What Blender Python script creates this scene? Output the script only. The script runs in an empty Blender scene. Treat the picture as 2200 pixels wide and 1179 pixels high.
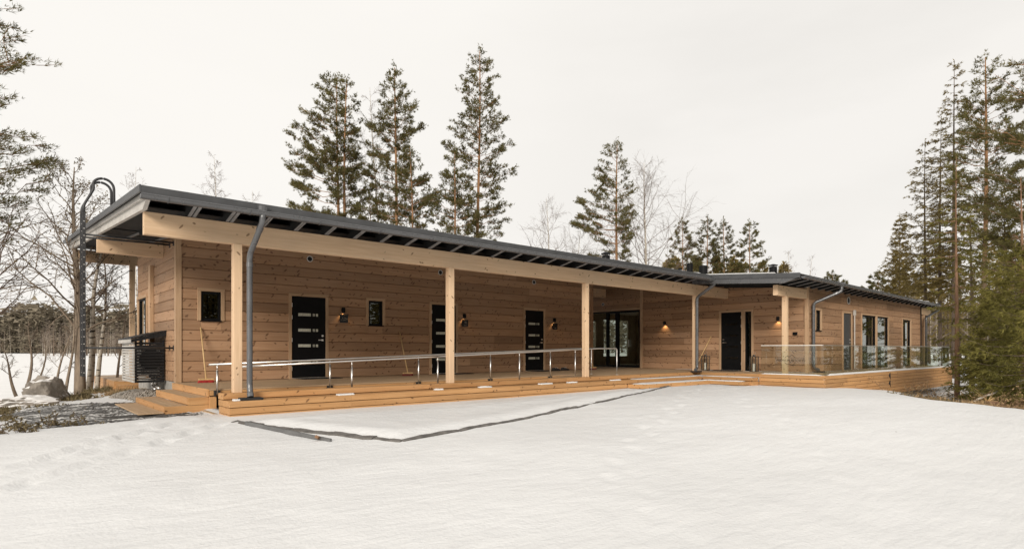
import bpy, math, random
import numpy as np
from mathutils import Vector, Matrix
R = math.radians
rng = np.random.default_rng(7)
random.seed(7)
S = bpy.context.scene
COL = S.collection

# ------------------------------------------------------------------ camera
EYE = 0.73                      # eye above the terrace boards (z = 0)
YAW = R(48.735)                 # facade direction (+X) lies this far right of the view axis
cam = bpy.data.cameras.new('camera')
camo = bpy.data.objects.new('camera', cam); COL.objects.link(camo)
camo.location = (0, 0, EYE); camo.rotation_euler = (R(90), 0, YAW - R(90))
cam.sensor_width = 36; cam.lens = 1270 / 2200 * 36; cam.shift_y = (751 - 589.5) / 2200
cam.clip_start = 0.1; cam.clip_end = 6000
S.camera = camo

# ------------------------------------------------------------------ sky, sun, exposure
SUN_AZ = (-0.76, -0.65); SUN_EL = R(23)
w = bpy.data.worlds.new('World'); S.world = w; w.use_nodes = True
nt = w.node_tree; nt.nodes.clear()
def wn(t, **k):
    n = nt.nodes.new(t)
    for a, b in k.items(): setattr(n, a, b)
    return n
tc = wn('ShaderNodeTexCoord')
sky = wn('ShaderNodeTexSky'); sky.sky_type = 'NISHITA'; sky.sun_disc = False
sky.sun_elevation = SUN_EL; sky.sun_rotation = math.atan2(SUN_AZ[0], SUN_AZ[1]); sky.dust_density = 4
mp = wn('ShaderNodeMapping'); mp.inputs['Scale'].default_value = (1.3, 1.3, 4.5)
nz = wn('ShaderNodeTexNoise'); nz.inputs['Scale'].default_value = 1.6; nz.inputs['Detail'].default_value = 6; nz.inputs['Roughness'].default_value = 0.5
rp = wn('ShaderNodeValToRGB')
rp.color_ramp.elements[0].position = 0.34; rp.color_ramp.elements[0].color = (0.74, 0.715, 0.678, 1)
rp.color_ramp.elements[1].position = 0.56; rp.color_ramp.elements[1].color = (0.79, 0.763, 0.725, 1)
mixs = wn('ShaderNodeMix', data_type='RGBA'); mixs.inputs['Factor'].default_value = 0.96
scal = wn('ShaderNodeMix', data_type='RGBA', blend_type='MULTIPLY'); scal.inputs['Factor'].default_value = 1; scal.inputs['B'].default_value = (0.09, 0.09, 0.09, 1)
bg = wn('ShaderNodeBackground'); out = wn('ShaderNodeOutputWorld')
L = nt.links.new
L(tc.outputs['Generated'], mp.inputs['Vector']); L(mp.outputs['Vector'], nz.inputs['Vector']); L(nz.outputs['Fac'], rp.inputs['Fac'])
L(sky.outputs['Color'], scal.inputs['A']); L(scal.outputs['Result'], mixs.inputs['A']); L(rp.outputs['Color'], mixs.inputs['B'])
gn = wn('ShaderNodeVectorMath', operation='DOT_PRODUCT'); _gl = Vector((.05, .92, .34)).normalized(); gn.inputs[1].default_value = _gl
gp = wn('ShaderNodeMapRange'); gp.inputs['From Min'].default_value = 0.55; gp.inputs['From Max'].default_value = 1.0; gp.interpolation_type = 'SMOOTHSTEP'; gp.inputs['To Max'].default_value = 0.8
gm = wn('ShaderNodeMix', data_type='RGBA'); gm.inputs['B'].default_value = (0.82, 0.796, 0.758, 1)
L(tc.outputs['Generated'], gn.inputs[0]); L(gn.outputs['Value'], gp.inputs['Value']); L(gp.outputs['Result'], gm.inputs['Factor']); L(mixs.outputs['Result'], gm.inputs['A'])
L(gm.outputs['Result'], bg.inputs['Color']); L(bg.outputs['Background'], out.inputs['Surface'])
bg.inputs['Strength'].default_value = 1.0
sl = bpy.data.lights.new('sun', 'SUN'); sl.energy = 2.2; sl.angle = R(20); sl.color = (1.0, 0.93, 0.83)
so = bpy.data.objects.new('sun', sl); COL.objects.link(so)
sd = Vector((SUN_AZ[0] * math.cos(SUN_EL), SUN_AZ[1] * math.cos(SUN_EL), math.sin(SUN_EL)))
so.rotation_euler = sd.to_track_quat('Z', 'Y').to_euler()
S.view_settings.view_transform = 'Standard'; S.view_settings.look = 'None'
S.view_settings.exposure = 0.27; S.view_settings.gamma = 1.0; S.view_settings.use_curve_mapping = False

# ------------------------------------------------------------------ materials
M = {}
def mat(name, rough=0.6, metal=0.0, spec=0.5):
    m = bpy.data.materials.new(name); m.use_nodes = True; M[name] = m
    b = m.node_tree.nodes['Principled BSDF']
    b.inputs['Roughness'].default_value = rough; b.inputs['Metallic'].default_value = metal
    b.inputs['Specular IOR Level'].default_value = spec
    return m, m.node_tree, b
def N(t, typ, **k):
    n = t.nodes.new(typ)
    for a, b in k.items():
        if a in n.inputs: n.inputs[a].default_value = b
        else: setattr(n, a, b)
    return n
def ramp(t, fac, stops):
    n = t.nodes.new('ShaderNodeValToRGB')
    e = n.color_ramp.elements
    while len(e) < len(stops): e.new(0.5)
    for i, (p, c) in enumerate(stops):
        e[i].position = p; e[i].color = c if len(c) == 4 else (*c, 1)
    t.links.new(fac, n.inputs['Fac']); return n.outputs['Color']
def mixc(t, fac, a, b, mode='MIX'):
    n = t.nodes.new('ShaderNodeMix'); n.data_type = 'RGBA'; n.blend_type = mode
    for s, v in (('Factor', fac), ('A', a), ('B', b)):
        if isinstance(v, (int, float)): n.inputs[s].default_value = v
        elif isinstance(v, tuple): n.inputs[s].default_value = (*v, 1)
        else: t.links.new(v, n.inputs[s])
    return n.outputs['Result']
def mth(t, op, a, b=None):
    n = t.nodes.new('ShaderNodeMath'); n.operation = op
    for i, v in enumerate((a, b)):
        if v is None: continue
        if isinstance(v, (int, float)): n.inputs[i].default_value = v
        else: t.links.new(v, n.inputs[i])
    return n.outputs[0]
def mapping(t, vec, scale=(1, 1, 1), rot=(0, 0, 0), loc=(0, 0, 0)):
    n = t.nodes.new('ShaderNodeMapping'); n.inputs['Scale'].default_value = scale; n.inputs['Rotation'].default_value = rot; n.inputs['Location'].default_value = loc
    t.links.new(vec, n.inputs['Vector']); return n.outputs['Vector']
def noise(t, vec, scale, detail=4, rough=0.55):
    n = N(t, 'ShaderNodeTexNoise', Scale=scale, Detail=detail, Roughness=rough)
    if vec is not None: t.links.new(vec, n.inputs['Vector'])
    return n.outputs['Fac']
def bump(t, b, h, strength=0.3, dist=0.01):
    n = N(t, 'ShaderNodeBump', Strength=strength, Distance=dist)
    t.links.new(h, n.inputs['Height']); t.links.new(n.outputs['Normal'], b.inputs['Normal'])

def plain(name, col, rough=0.6, metal=0.0, var=0.12, scale=9, spec=0.5, bmp=0.0):
    m, t, b = mat(name, rough, metal, spec)
    v = N(t, 'ShaderNodeTexCoord').outputs['Object']
    f = noise(t, v, scale, 5)
    lo = tuple(c * (1 - var) for c in col); hi = tuple(min(1, c * (1 + var)) for c in col)
    t.links.new(ramp(t, f, [(0.3, lo), (0.7, hi)]), b.inputs['Base Color'])
    r = mth(t, 'MULTIPLY_ADD', f, 0.25); r.node.inputs[2].default_value = max(0.02, rough - 0.12)
    t.links.new(r, b.inputs['Roughness'])
    if bmp: bump(t, b, f, bmp, 0.01)
    return m

def wood(name, base, dark, knot, rough=0.62, kdens=0.5, weather=None, tint=0.22, ksize=1.0):
    m, t, b = mat(name, rough, 0, 0.3)
    v0 = N(t, 'ShaderNodeTexCoord').outputs['Object']
    oi = N(t, 'ShaderNodeObjectInfo')
    off = N(t, 'ShaderNodeCombineXYZ')
    for i, k in enumerate((41.0, 17.0, 29.0)): t.links.new(mth(t, 'MULTIPLY', oi.outputs['Random'], k), off.inputs[i])
    va = t.nodes.new('ShaderNodeVectorMath'); va.operation = 'ADD'
    t.links.new(v0, va.inputs[0]); t.links.new(off.outputs[0], va.inputs[1]); v = va.outputs[0]
    g = noise(t, mapping(t, v, (0.9, 17, 17)), 1.6, 5, 0.6)
    g2 = noise(t, mapping(t, v, (0.5, 3, 3)), 1.1, 3)
    c = mixc(t, ramp(t, g, [(0.36, (0, 0, 0)), (0.66, (1, 1, 1))]), base, dark)
    c = mixc(t, mth(t, 'MULTIPLY', g2, 0.45), c, tuple(x * 0.62 for x in base))
    if weather:
        g3 = noise(t, mapping(t, v, (0.6, 1.2, 1.2)), 0.9, 4)
        c = mixc(t, mth(t, 'MULTIPLY', ramp(t, g3, [(0.5, (0, 0, 0)), (0.75, (1, 1, 1))]), 0.55), c, weather)
    tot = None
    for i, ry in enumerate((0.75, -0.62)):
        u = mapping(t, mapping(t, v, rot=(0.5 * (1 if i else -1), ry, 0.35 * (1 if i else -1)), loc=(3.1 * i, 1.7 * i, 0)), (3.0, 8.0, 8.0))
        vo = N(t, 'ShaderNodeTexVoronoi', Scale=1.0, Randomness=1.0); t.links.new(u, vo.inputs['Vector'])
        d = mth(t, 'ADD', vo.outputs['Distance'], mth(t, 'MULTIPLY', mth(t, 'SUBTRACT', noise(t, u, 3.5, 2), 0.5), 0.16))
        k = ramp(t, d, [(0.125 * ksize, (1, 1, 1)), (0.20 * ksize, (0, 0, 0))])
        sp = N(t, 'ShaderNodeSeparateColor'); t.links.new(vo.outputs['Color'], sp.inputs[0])
        k = mth(t, 'MULTIPLY', k, mth(t, 'LESS_THAN', sp.outputs[i], kdens))
        tot = k if tot is None else mth(t, 'MAXIMUM', tot, k)
    c = mixc(t, mth(t, 'MULTIPLY', tot, 0.78), c, knot)
    tn = N(t, 'ShaderNodeHueSaturation'); t.links.new(c, tn.inputs['Color'])
    vv = mth(t, 'MULTIPLY_ADD', oi.outputs['Random'], tint); vv.node.inputs[2].default_value = 1 - tint * 0.5
    t.links.new(vv, tn.inputs['Value'])
    t.links.new(tn.outputs['Color'], b.inputs['Base Color'])
    bump(t, b, g, 0.25, 0.004)
    return m

wood('log_wood', (0.46, 0.282, 0.168), (0.365, 0.208, 0.115), (0.11, 0.055, 0.028), weather=(0.42, 0.275, 0.18), kdens=0.9, ksize=1.0, tint=.46)
wood('beam_wood', (0.82, 0.59, 0.385), (0.70, 0.48, 0.30), (0.17, 0.09, 0.045), weather=(0.53, 0.41, 0.30), kdens=0.6, tint=0.12, ksize=0.75)
wood('trim_wood', (0.57, 0.385, 0.24), (0.46, 0.295, 0.175), (0.16, 0.09, 0.05), kdens=0.2, tint=0.15)
wood('deck_wood', (0.59, 0.335, 0.15), (0.47, 0.245, 0.098), (0.10, 0.04, 0.016), weather=(0.43, 0.26, 0.13), kdens=0.8, tint=0.28, ksize=0.8)
wood('board_wood', (0.53, 0.375, 0.235), (0.44, 0.30, 0.18), (0.25, 0.15, 0.08), kdens=0.15, tint=0.2)
plain('roof_metal', (0.07, 0.072, 0.076), 0.42, 0.0, 0.18, 3)
plain('gutter_metal', (0.12, 0.122, 0.128), 0.27, 0.25, 0.08, 3, spec=.7)
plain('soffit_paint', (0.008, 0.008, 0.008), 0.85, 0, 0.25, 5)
plain('rafter_grey', (0.23, 0.23, 0.235), 0.55, 0, 0.25, 5)
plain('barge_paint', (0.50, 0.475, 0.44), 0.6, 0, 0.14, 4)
plain('black_paint', (0.007, 0.007, 0.0075), 0.55, 0, 0.2, 6, spec=0.12)
plain('slat_paint', (0.012, 0.0125, 0.014), 0.5, 0, 0.3, 6, spec=0.3)
plain('grey_door_paint', (0.05, 0.052, 0.057), 0.4, 0, 0.1, 6)
plain('interior_dark', (0.02, 0.018, 0.016), 0.9, 0, 0.3, 4)  # unlit rooms behind the panes: their shade is put into this colour
plain('steel', (0.80, 0.78, 0.75), 0.34, 1.0, 0.04, 1.5)
plain('dark_steel', (0.045, 0.045, 0.047), 0.45, 0.1, 0.15, 12, spec=.35)
plain('rubber', (0.018, 0.018, 0.018), 0.75, 0, 0.3, 20)
plain('white_plastic', (0.72, 0.70, 0.66), 0.4, 0, 0.05, 8)
plain('candle_wax', (0.80, 0.77, 0.70), 0.5, 0, 0.05, 8)
plain('stick_wood', (0.62, 0.42, 0.20), 0.5, 0, 0.15, 12)
plain('red_bristle', (0.42, 0.028, 0.022), 0.7, 0, 0.4, 60)
plain('concrete', (0.36, 0.345, 0.32), 0.85, 0, 0.2, 7, bmp=0.3)
plain('edge_stone', (0.135, 0.125, 0.115), 0.85, 0, 0.45, 7, bmp=0.8)
plain('grey_plank', (0.13, 0.13, 0.13), 0.7, 0, 0.2, 5)
plain('gravel_stone', (0.30, 0.27, 0.235), 0.9, 0, 0.35, 12)
plain('shoe_leather', (0.03, 0.027, 0.025), 0.6, 0, 0.3, 20)
plain('twig_bark', (0.10, 0.07, 0.05), 0.85, 0, 0.3, 12)
plain('dry_grass', (0.30, 0.20, 0.10), 0.9, 0, 0.4, 15)
plain('heather_leaf', (0.15, 0.115, 0.055), 0.85, 0, 0.45, 9)
plain('sign_face', (0.010, 0.010, 0.010), 0.35, 0, 0.2, 8)
plain('sign_mark', (0.55, 0.50, 0.40), 0.5, 0, 0.1, 8)
plain('pane_glare', (0.58, 0.59, 0.50), 0.18, 0, 0.25, 30)  # pale colour stands in for bright reflections in the door glass
plain('etched_print', (0.03, 0.026, 0.02), 0.6, 0, 0.1, 8)

def glassmat(name, tint, gloss=1.0, rough=0.0):
    m = bpy.data.materials.new(name); m.use_nodes = True; M[name] = m; t = m.node_tree; t.nodes.clear()
    o = N(t, 'ShaderNodeOutputMaterial'); f = N(t, 'ShaderNodeFresnel', IOR=1.52)
    gm = N(t, 'ShaderNodeNewGeometry'); ior = mth(t, 'MULTIPLY_ADD', gm.outputs['Backfacing'], 1 / 1.52 - 1.52); ior.node.inputs[2].default_value = 1.52
    t.links.new(ior, f.inputs['IOR'])          # the pane is not refracted, so both its faces reflect like outer faces
    tr = N(t, 'ShaderNodeBsdfTransparent', Color=(*tint, 1)); g = N(t, 'ShaderNodeBsdfGlossy', Roughness=rough)
    g.inputs['Color'].default_value = (0.95, 0.97, 0.95, 1)
    mx = N(t, 'ShaderNodeMixShader')
    fac = mth(t, 'MINIMUM', mth(t, 'MULTIPLY', f.outputs[0], gloss), 1.0)
    t.links.new(fac, mx.inputs[0]); t.links.new(tr.outputs[0], mx.inputs[1]); t.links.new(g.outputs[0], mx.inputs[2]); t.links.new(mx.outputs[0], o.inputs[0])
glassmat('rail_glass', (0.91, 0.94, 0.915), 1.0)
glassmat('clear_glass', (0.96, 0.97, 0.96), 1.0)
glassmat('window_glass', (0.62, 0.66, 0.62), 1.5)

def snowmat(name, lo, hi, grit=False):
    m, t, b = mat(name, 0.55, 0, 0.25)
    g = N(t, 'ShaderNodeNewGeometry').outputs['Position']
    f = noise(t, mapping(t, g, (0.5, 0.8, 1)), 0.7, 5)
    c = ramp(t, f, [(0.3, lo), (0.7, hi)])
    if grit:
        vo = N(t, 'ShaderNodeTexVoronoi', Scale=1.7); t.links.new(g, vo.inputs['Vector'])
        sp = N(t, 'ShaderNodeSeparateColor'); t.links.new(vo.outputs['Color'], sp.inputs[0])
        d = mth(t, 'LESS_THAN', vo.outputs['Distance'], mth(t, 'MULTIPLY', mth(t, 'POWER', sp.outputs[0], 6.0), 0.034))
        c = mixc(t, d, c, (0.10, 0.075, 0.05))
    t.links.new(c, b.inputs['Base Color'])
    h = mth(t, 'ADD', noise(t, mapping(t, g, (2.0, 5.0, 3), rot=(0, 0, 0.5)), 1.6, 5), mth(t, 'MULTIPLY', noise(t, g, 26, 4), 0.30))
    bump(t, b, h, 0.48, 0.05)
snowmat('snow', (0.715, 0.715, 0.712), (0.782, 0.783, 0.782), True)
snowmat('lake_snow', (0.76, 0.752, 0.74), (0.82, 0.812, 0.80))

def pavemat():
    m, t, b = mat('wet_paving', 0.5, 0, 0.4)
    g = N(t, 'ShaderNodeNewGeometry').outputs['Position']
    f = noise(t, g, 3.0, 6, 0.65); f2 = noise(t, mapping(t, g, (0.9, 7.0, 1), rot=(0, 0, 0.78)), 1.3, 5, 0.6)
    c = ramp(t, f, [(0.3, (0.045, 0.044, 0.042)), (0.7, (0.14, 0.135, 0.128))])
    c = mixc(t, ramp(t, f2, [(0.50, (0, 0, 0)), (0.58, (1, 1, 1))]), c, (0.72, 0.71, 0.69))
    t.links.new(c, b.inputs['Base Color']); bump(t, b, mth(t, 'ADD', f, f2), 1.0, 0.06)
pavemat()
def stonemat():
    m, t, b = mat('boulder_stone', 0.85, 0, 0.3)
    tcn = N(t, 'ShaderNodeTexCoord').outputs['Object']; gn = N(t, 'ShaderNodeNewGeometry')
    f = noise(t, tcn, 2.2, 8, 0.65); f2 = noise(t, tcn, 14, 4)
    c = ramp(t, f, [(0.3, (0.12, 0.105, 0.09)), (0.55, (0.30, 0.27, 0.235)), (0.75, (0.42, 0.38, 0.34))])
    c = mixc(t, mth(t, 'MULTIPLY', f2, 0.35), c, (0.16, 0.13, 0.10))
    sp = N(t, 'ShaderNodeSeparateXYZ'); t.links.new(gn.outputs['Normal'], sp.inputs[0])
    s = mth(t, 'ADD', sp.outputs[2], mth(t, 'MULTIPLY', noise(t, tcn, 2.6, 5), 0.55))
    c = mixc(t, ramp(t, s, [(0.98, (0, 0, 0)), (1.04, (1, 1, 1))]), c, (0.78, 0.765, 0.75))
    t.links.new(c, b.inputs['Base Color']); bump(t, b, f, 0.8, 0.06)
stonemat()
def barkmat(name, lo, hi, top=None, zt=6, birch=False):
    m, t, b = mat(name, 0.9, 0, 0.2)
    v = N(t, 'ShaderNodeTexCoord').outputs['Object']
    f = noise(t, mapping(t, v, (7, 7, 1.6)), 1.6, 5, 0.65)
    c = ramp(t, f, [(0.3, lo), (0.7, hi)])
    if top:
        sp = N(t, 'ShaderNodeSeparateXYZ'); t.links.new(v, sp.inputs[0])
        c = mixc(t, ramp(t, mth(t, 'DIVIDE', sp.outputs[2], zt), [(0.55, (0, 0, 0)), (1.0, (1, 1, 1))]), c, mixc(t, f, tuple(x * 0.7 for x in top), top))
    if birch:
        f3 = noise(t, mapping(t, v, (2.5, 2.5, 14)), 1.5, 3, 0.5)
        c = mixc(t, ramp(t, f3, [(0.56, (0, 0, 0)), (0.62, (1, 1, 1))]), c, (0.05, 0.04, 0.035))
    t.links.new(c, b.inputs['Base Color']); bump(t, b, f, 0.7, 0.03)
barkmat('pine_bark', (0.10, 0.075, 0.055), (0.25, 0.18, 0.125), (0.36, 0.20, 0.105), 9)
barkmat('spruce_bark', (0.09, 0.07, 0.055), (0.20, 0.15, 0.11))
barkmat('red_bark', (0.16, 0.095, 0.06), (0.30, 0.18, 0.11))
barkmat('alder_bark', (0.17, 0.13, 0.10), (0.34, 0.27, 0.20))
barkmat('birch_bark', (0.42, 0.37, 0.30), (0.62, 0.56, 0.48), birch=True)
barkmat('birch_twig', (0.12, 0.085, 0.065), (0.24, 0.18, 0.14))
def leafmat(name, lo, hi, tr=0.25):
    m = bpy.data.materials.new(name); m.use_nodes = True; M[name] = m; t = m.node_tree; t.nodes.clear()
    o = N(t, 'ShaderNodeOutputMaterial'); d = N(t, 'ShaderNodeBsdfDiffuse'); s = N(t, 'ShaderNodeBsdfTranslucent'); mx = N(t, 'ShaderNodeMixShader'); mx.inputs[0].default_value = tr
    v = N(t, 'ShaderNodeTexCoord').outputs['Object']
    f = mth(t, 'MULTIPLY_ADD', noise(t, v, 0.9, 2), 0.6); f2 = mth(t, 'MULTIPLY', noise(t, v, 7, 3), 0.4); t.links.new(f2, f.node.inputs[2])
    c = ramp(t, f, [(0.35, lo), (0.65, hi)])
    oi = N(t, 'ShaderNodeObjectInfo'); h = N(t, 'ShaderNodeHueSaturation'); t.links.new(c, h.inputs['Color'])
    vv = mth(t, 'MULTIPLY_ADD', oi.outputs['Random'], 0.3); vv.node.inputs[2].default_value = 0.85; t.links.new(vv, h.inputs['Value'])
    t.links.new(h.outputs[0], d.inputs[0]); t.links.new(h.outputs[0], s.inputs[0])
    t.links.new(d.outputs[0], mx.inputs[1]); t.links.new(s.outputs[0], mx.inputs[2]); t.links.new(mx.outputs[0], o.inputs[0])
leafmat('pine_needles', (0.08, 0.074, 0.03), (0.20, 0.178, 0.075), .35)
leafmat('spruce_needles', (0.115, 0.11, 0.036), (0.29, 0.255, 0.075), .34)
leafmat('old_spruce_needles', (0.16, 0.125, 0.05), (0.34, 0.26, 0.10), .38)
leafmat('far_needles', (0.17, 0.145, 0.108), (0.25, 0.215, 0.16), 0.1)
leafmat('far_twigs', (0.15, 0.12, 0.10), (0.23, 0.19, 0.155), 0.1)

# ------------------------------------------------------------------ object helpers
def tag(o, label=None, cat=None, group=None, kind=None):
    if label: o['label'] = label
    if cat: o['category'] = cat
    if group: o['group'] = group
    if kind: o['kind'] = kind
    return o
WP = {}
def wpos(o): return WP.get(o.name, Vector((0, 0, 0)))
def link(o, parent=None, pos=(0, 0, 0)):
    COL.objects.link(o); pos = Vector(pos); WP[o.name] = pos
    if parent is not None:
        o.parent = parent; o.location = pos - wpos(parent)
    else: o.location = pos
    return o
def empty(name, pos, parent=None):
    o = bpy.data.objects.new(name, None); o.empty_display_size = 0.2
    return link(o, parent, pos)
def mesh(name, v, f, material, parent=None, pos=(0, 0, 0), smooth=False):
    me = bpy.data.meshes.new(name); me.from_pydata([tuple(map(float, p)) for p in v], [], [tuple(int(i) for i in q) for q in f]); me.update()
    if isinstance(material, str): material = M[material]
    me.materials.append(material)
    if smooth: me.polygons.foreach_set('use_smooth', [True] * len(me.polygons))
    o = bpy.data.objects.new(name, me); return link(o, parent, pos)
def wmesh(name, v, f, material, parent=None, smooth=False, base=False):
    """vertices in world coordinates; origin goes to their centre (or the base)"""
    v = np.array(v, float); c = (v.min(0) + v.max(0)) / 2
    if base: c[2] = v[:, 2].min()
    return mesh(name, v - c, f, material, parent, c, smooth)
BOXC = {}
def box_data(l, d, h, c):
    key = (round(l, 3), round(d, 3), round(h, 3), round(c, 4))
    if key in BOXC: return BOXC[key]
    a, b, z = l / 2, d / 2, h / 2
    if c <= 0:
        pr = [(-b, -z), (b, -z), (b, z), (-b, z)]; e = 0
    else:
        e = min(c * 0.6, a * 0.4)
        pr = [(-b + c, -z), (b - c, -z), (b, -z + c), (b, z - c), (b - c, z), (-b + c, z), (-b, z - c), (-b, -z + c)]
    n = len(pr); v = [(-a, *p) for p in pr] + [(a, *p) for p in pr]
    f = [tuple(range(n))[::-1], tuple(range(n, 2 * n))] + [(i, (i + 1) % n, n + (i + 1) % n, n + i) for i in range(n)]
    BOXC[key] = (v, f); return v, f
BOXM = {}
def box(name, x0, x1, y0, y1, z0, z1, material, parent=None, ch=0.0):
    """box whose local X runs along its longest side (grain direction)"""
    dx, dy, dz = x1 - x0, y1 - y0, z1 - z0
    if dz > dx and dz > dy: l, d, h, rot = dz, dy, dx, (0, R(-90), 0)
    elif dy > dx: l, d, h, rot = dy, dx, dz, (0, 0, R(90))
    else: l, d, h, rot = dx, dy, dz, (0, 0, 0)
    key = (round(l, 3), round(d, 3), round(h, 3), ch, material)
    me = BOXM.get(key)
    if me is None:
        v, f = box_data(l, d, h, ch); me = bpy.data.meshes.new(name); me.from_pydata(v, [], f); me.update(); me.materials.append(M[material]); BOXM[key] = me
    o = bpy.data.objects.new(name, me); o.rotation_euler = rot
    return link(o, parent, ((x0 + x1) / 2, (y0 + y1) / 2, (z0 + z1) / 2))
class MB:
    def __init__(s): s.v = []; s.f = []
    def add(s, v, f):
        n = len(s.v); s.v += [tuple(p) for p in v]; s.f += [tuple(i + n for i in q) for q in f]; return s
    def box(s, x0, x1, y0, y1, z0, z1):
        return s.add([(x, y, z) for x in (x0, x1) for y in (y0, y1) for z in (z0, z1)], [(0, 1, 3, 2), (4, 6, 7, 5), (0, 4, 5, 1), (2, 3, 7, 6), (0, 2, 6, 4), (1, 5, 7, 3)])
    def tube(s, pts, rad, n=8, cap=True):
        v, f = tube(pts, rad, n, cap); return s.add(v, f)
    def build(s, name, material, parent=None, smooth=False, base=False): return wmesh(name, s.v, s.f, material, parent, smooth, base)
def tube(pts, rad, n=8, cap=True):
    P = np.array(pts, float); m = len(P)
    r = np.full(m, rad, float) if np.isscalar(rad) else np.array(rad, float)
    T = np.gradient(P, axis=0); T /= np.linalg.norm(T, axis=1)[:, None] + 1e-9
    a = np.array((0, 0, 1.0)) if abs(T[0, 2]) < 0.9 else np.array((1.0, 0, 0))
    s = np.cross(T, a); s /= np.linalg.norm(s, axis=1)[:, None] + 1e-9; q = np.cross(T, s)
    an = np.arange(n) * 2 * np.pi / n
    V = (P[:, None, :] + r[:, None, None] * (np.cos(an)[None, :, None] * s[:, None, :] + np.sin(an)[None, :, None] * q[:, None, :])).reshape(-1, 3)
    F = [(i * n + j, i * n + (j + 1) % n, (i + 1) * n + (j + 1) % n, (i + 1) * n + j) for i in range(m - 1) for j in range(n)]
    if cap: F += [tuple(range(n))[::-1], tuple(range((m - 1) * n, m * n))]
    return V.tolist(), F
def bend(pts, r=0.05, k=4):
    """round the corners of a polyline"""
    P = [np.array(p, float) for p in pts]; out = [P[0]]
    for a, b, c in zip(P, P[1:], P[2:]):
        d1 = a - b; d2 = c - b; l1 = np.linalg.norm(d1); l2 = np.linalg.norm(d2); q = min(r, l1 * .45, l2 * .45)
        p = b + d1 / l1 * q; s = b + d2 / l2 * q
        for i in range(k + 1):
            t = i / k; out.append((1 - t) ** 2 * p + 2 * t * (1 - t) * b + t * t * s)
    return out + [P[-1]]
def trimesh(name, V, F, material, parent=None, pos=(0, 0, 0)):
    V = np.asarray(V, np.float32); F = np.asarray(F, np.int32); k = F.shape[1]
    me = bpy.data.meshes.new(name); me.vertices.add(len(V)); me.vertices.foreach_set('co', V.ravel())
    me.loops.add(F.size); me.loops.foreach_set('vertex_index', F.ravel())
    me.polygons.add(len(F)); me.polygons.foreach_set('loop_start', np.arange(0, F.size, k, dtype=np.int32)); me.update(calc_edges=True)
    me.materials.append(M[material]); return link(bpy.data.objects.new(name, me), parent, pos)
FW = np.array((math.cos(YAW), math.sin(YAW))); RT = np.array((math.sin(YAW), -math.cos(YAW)))
def spot(u, depth):
    """ground position seen at photo column u, at a given distance along the view axis"""
    p = FW * depth + RT * (u - 1100) / 1270 * depth; return float(p[0]), float(p[1])
def height(v, depth): return EYE + (751 - v) / 1270 * depth

# ------------------------------------------------------------------ terrain
def sstep(a, b, x): t = np.clip((x - a) / (b - a), 0, 1); return t * t * (3 - 2 * t)
_w = [(rng.uniform(0.25, 2.6), rng.uniform(0, 6.28), rng.uniform(0, 6.28)) for _ in range(26)]
def wav(x, y):
    s = 0
    for k, a, p in _w: s = s + np.sin(k * (x * math.cos(a) + y * math.sin(a)) + p) / (k + 0.6)
    return s / 6
BED = [(2.78, 9.45), (4.09, 6.92), (14.4, 9.66)]
def inbed(x, y):
    d = None
    for (ax, ay), (bx, by) in zip(BED, BED[1:] + BED[:1]):
        l = math.hypot(bx - ax, by - ay); s = ((bx - ax) * (y - ay) - (by - ay) * (x - ax)) / l
        d = s if d is None else np.minimum(d, s)
    return d
def gz(x, y, fine=True):
    x = np.asarray(x, float); y = np.asarray(y, float)
    z = -0.355 - 0.054 * np.clip(10.2 - y, 0, 8.5) * (1 - .93 * sstep(6, 15, x)) - 0.05 * sstep(2.8, 1.0, x) * sstep(9, 11.5, y) + 0.03 * sstep(8, 16, x)
    z = z - 0.07 * sstep(2.2, -0.5, x) * sstep(8, 13, y)
    # bank down to the lake at the left and behind
    ys = 27 + 48 * sstep(4, 13, x)
    z = z - 0.85 * sstep(ys - 8.5, ys + 2, y) - 0.12 * sstep(15.5, 19, y) * sstep(4, 1, x)
    # edge of the cleared plateau on the right
    s = (x - 17.2) * 0.818 - (y - 6.3) * 0.576
    dr = 0.62 * sstep(-0.4, 5.2, s) + 0.25 * sstep(6, 16, s)
    bank = np.exp(-((6.3 - y) / 1.1) ** 2) * sstep(27, 20, x) * (y < 7.2)
    z = z - dr * (1 - 0.55 * bank)
    z = np.where((y > 6.9) & (x > 17.6), np.minimum(z, -0.75), z)
    z = np.where((y > 10.9) & (x > 3.1) & (y < 23), np.minimum(z, -0.6), z)
    z = z - .055 * sstep(-.1, .7, x) * sstep(3.0, 2.8, x) * sstep(10.75, 11.05, y) * sstep(15.3, 14.9, y)
    z = np.where(y < ys - 9, np.maximum(z, -1.0 + 0.06 * np.sin(x * .7) * np.cos(y * .6)), z)
    if fine:
        q = np.where((x > 2.5) & (y > 9.6), 0.25, 1.0)
        z = z + 0.035 * wav(x, y) * q + 0.012 * wav(x * 3.1 + 5, y * 3.1) * q
        z = z + .007 * wav(x * 6 + 2 * np.sin(y * .8), y * 11 + 2) * q + .004 * wav(x * 14, y * 17) * q
        d = inbed(x, y); z = z + 0.042 * sstep(0.0, 0.30, d) * (1 + 0.25 * wav(x * 2, y * 2)) + 0.03 * np.exp(-((d - .35) / .3) ** 2)
    return z
def axis(*seg):
    a = []
    for s, e, st in seg: a += list(np.arange(s, e, st))
    return np.array(a + [seg[-1][1]])
gx = axis((-90, -12, 6), (-12, -2, 0.5), (-2, 20, 0.085), (20, 40, 0.33), (40, 150, 7))
gy = axis((-60, -4, 5), (-4, 1, 0.4), (1, 11.2, 0.085), (11.2, 30, 0.22), (30, 110, 4))
XX, YY = np.meshgrid(gx, gy, indexing='ij'); ZZ = gz(XX, YY)
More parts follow.
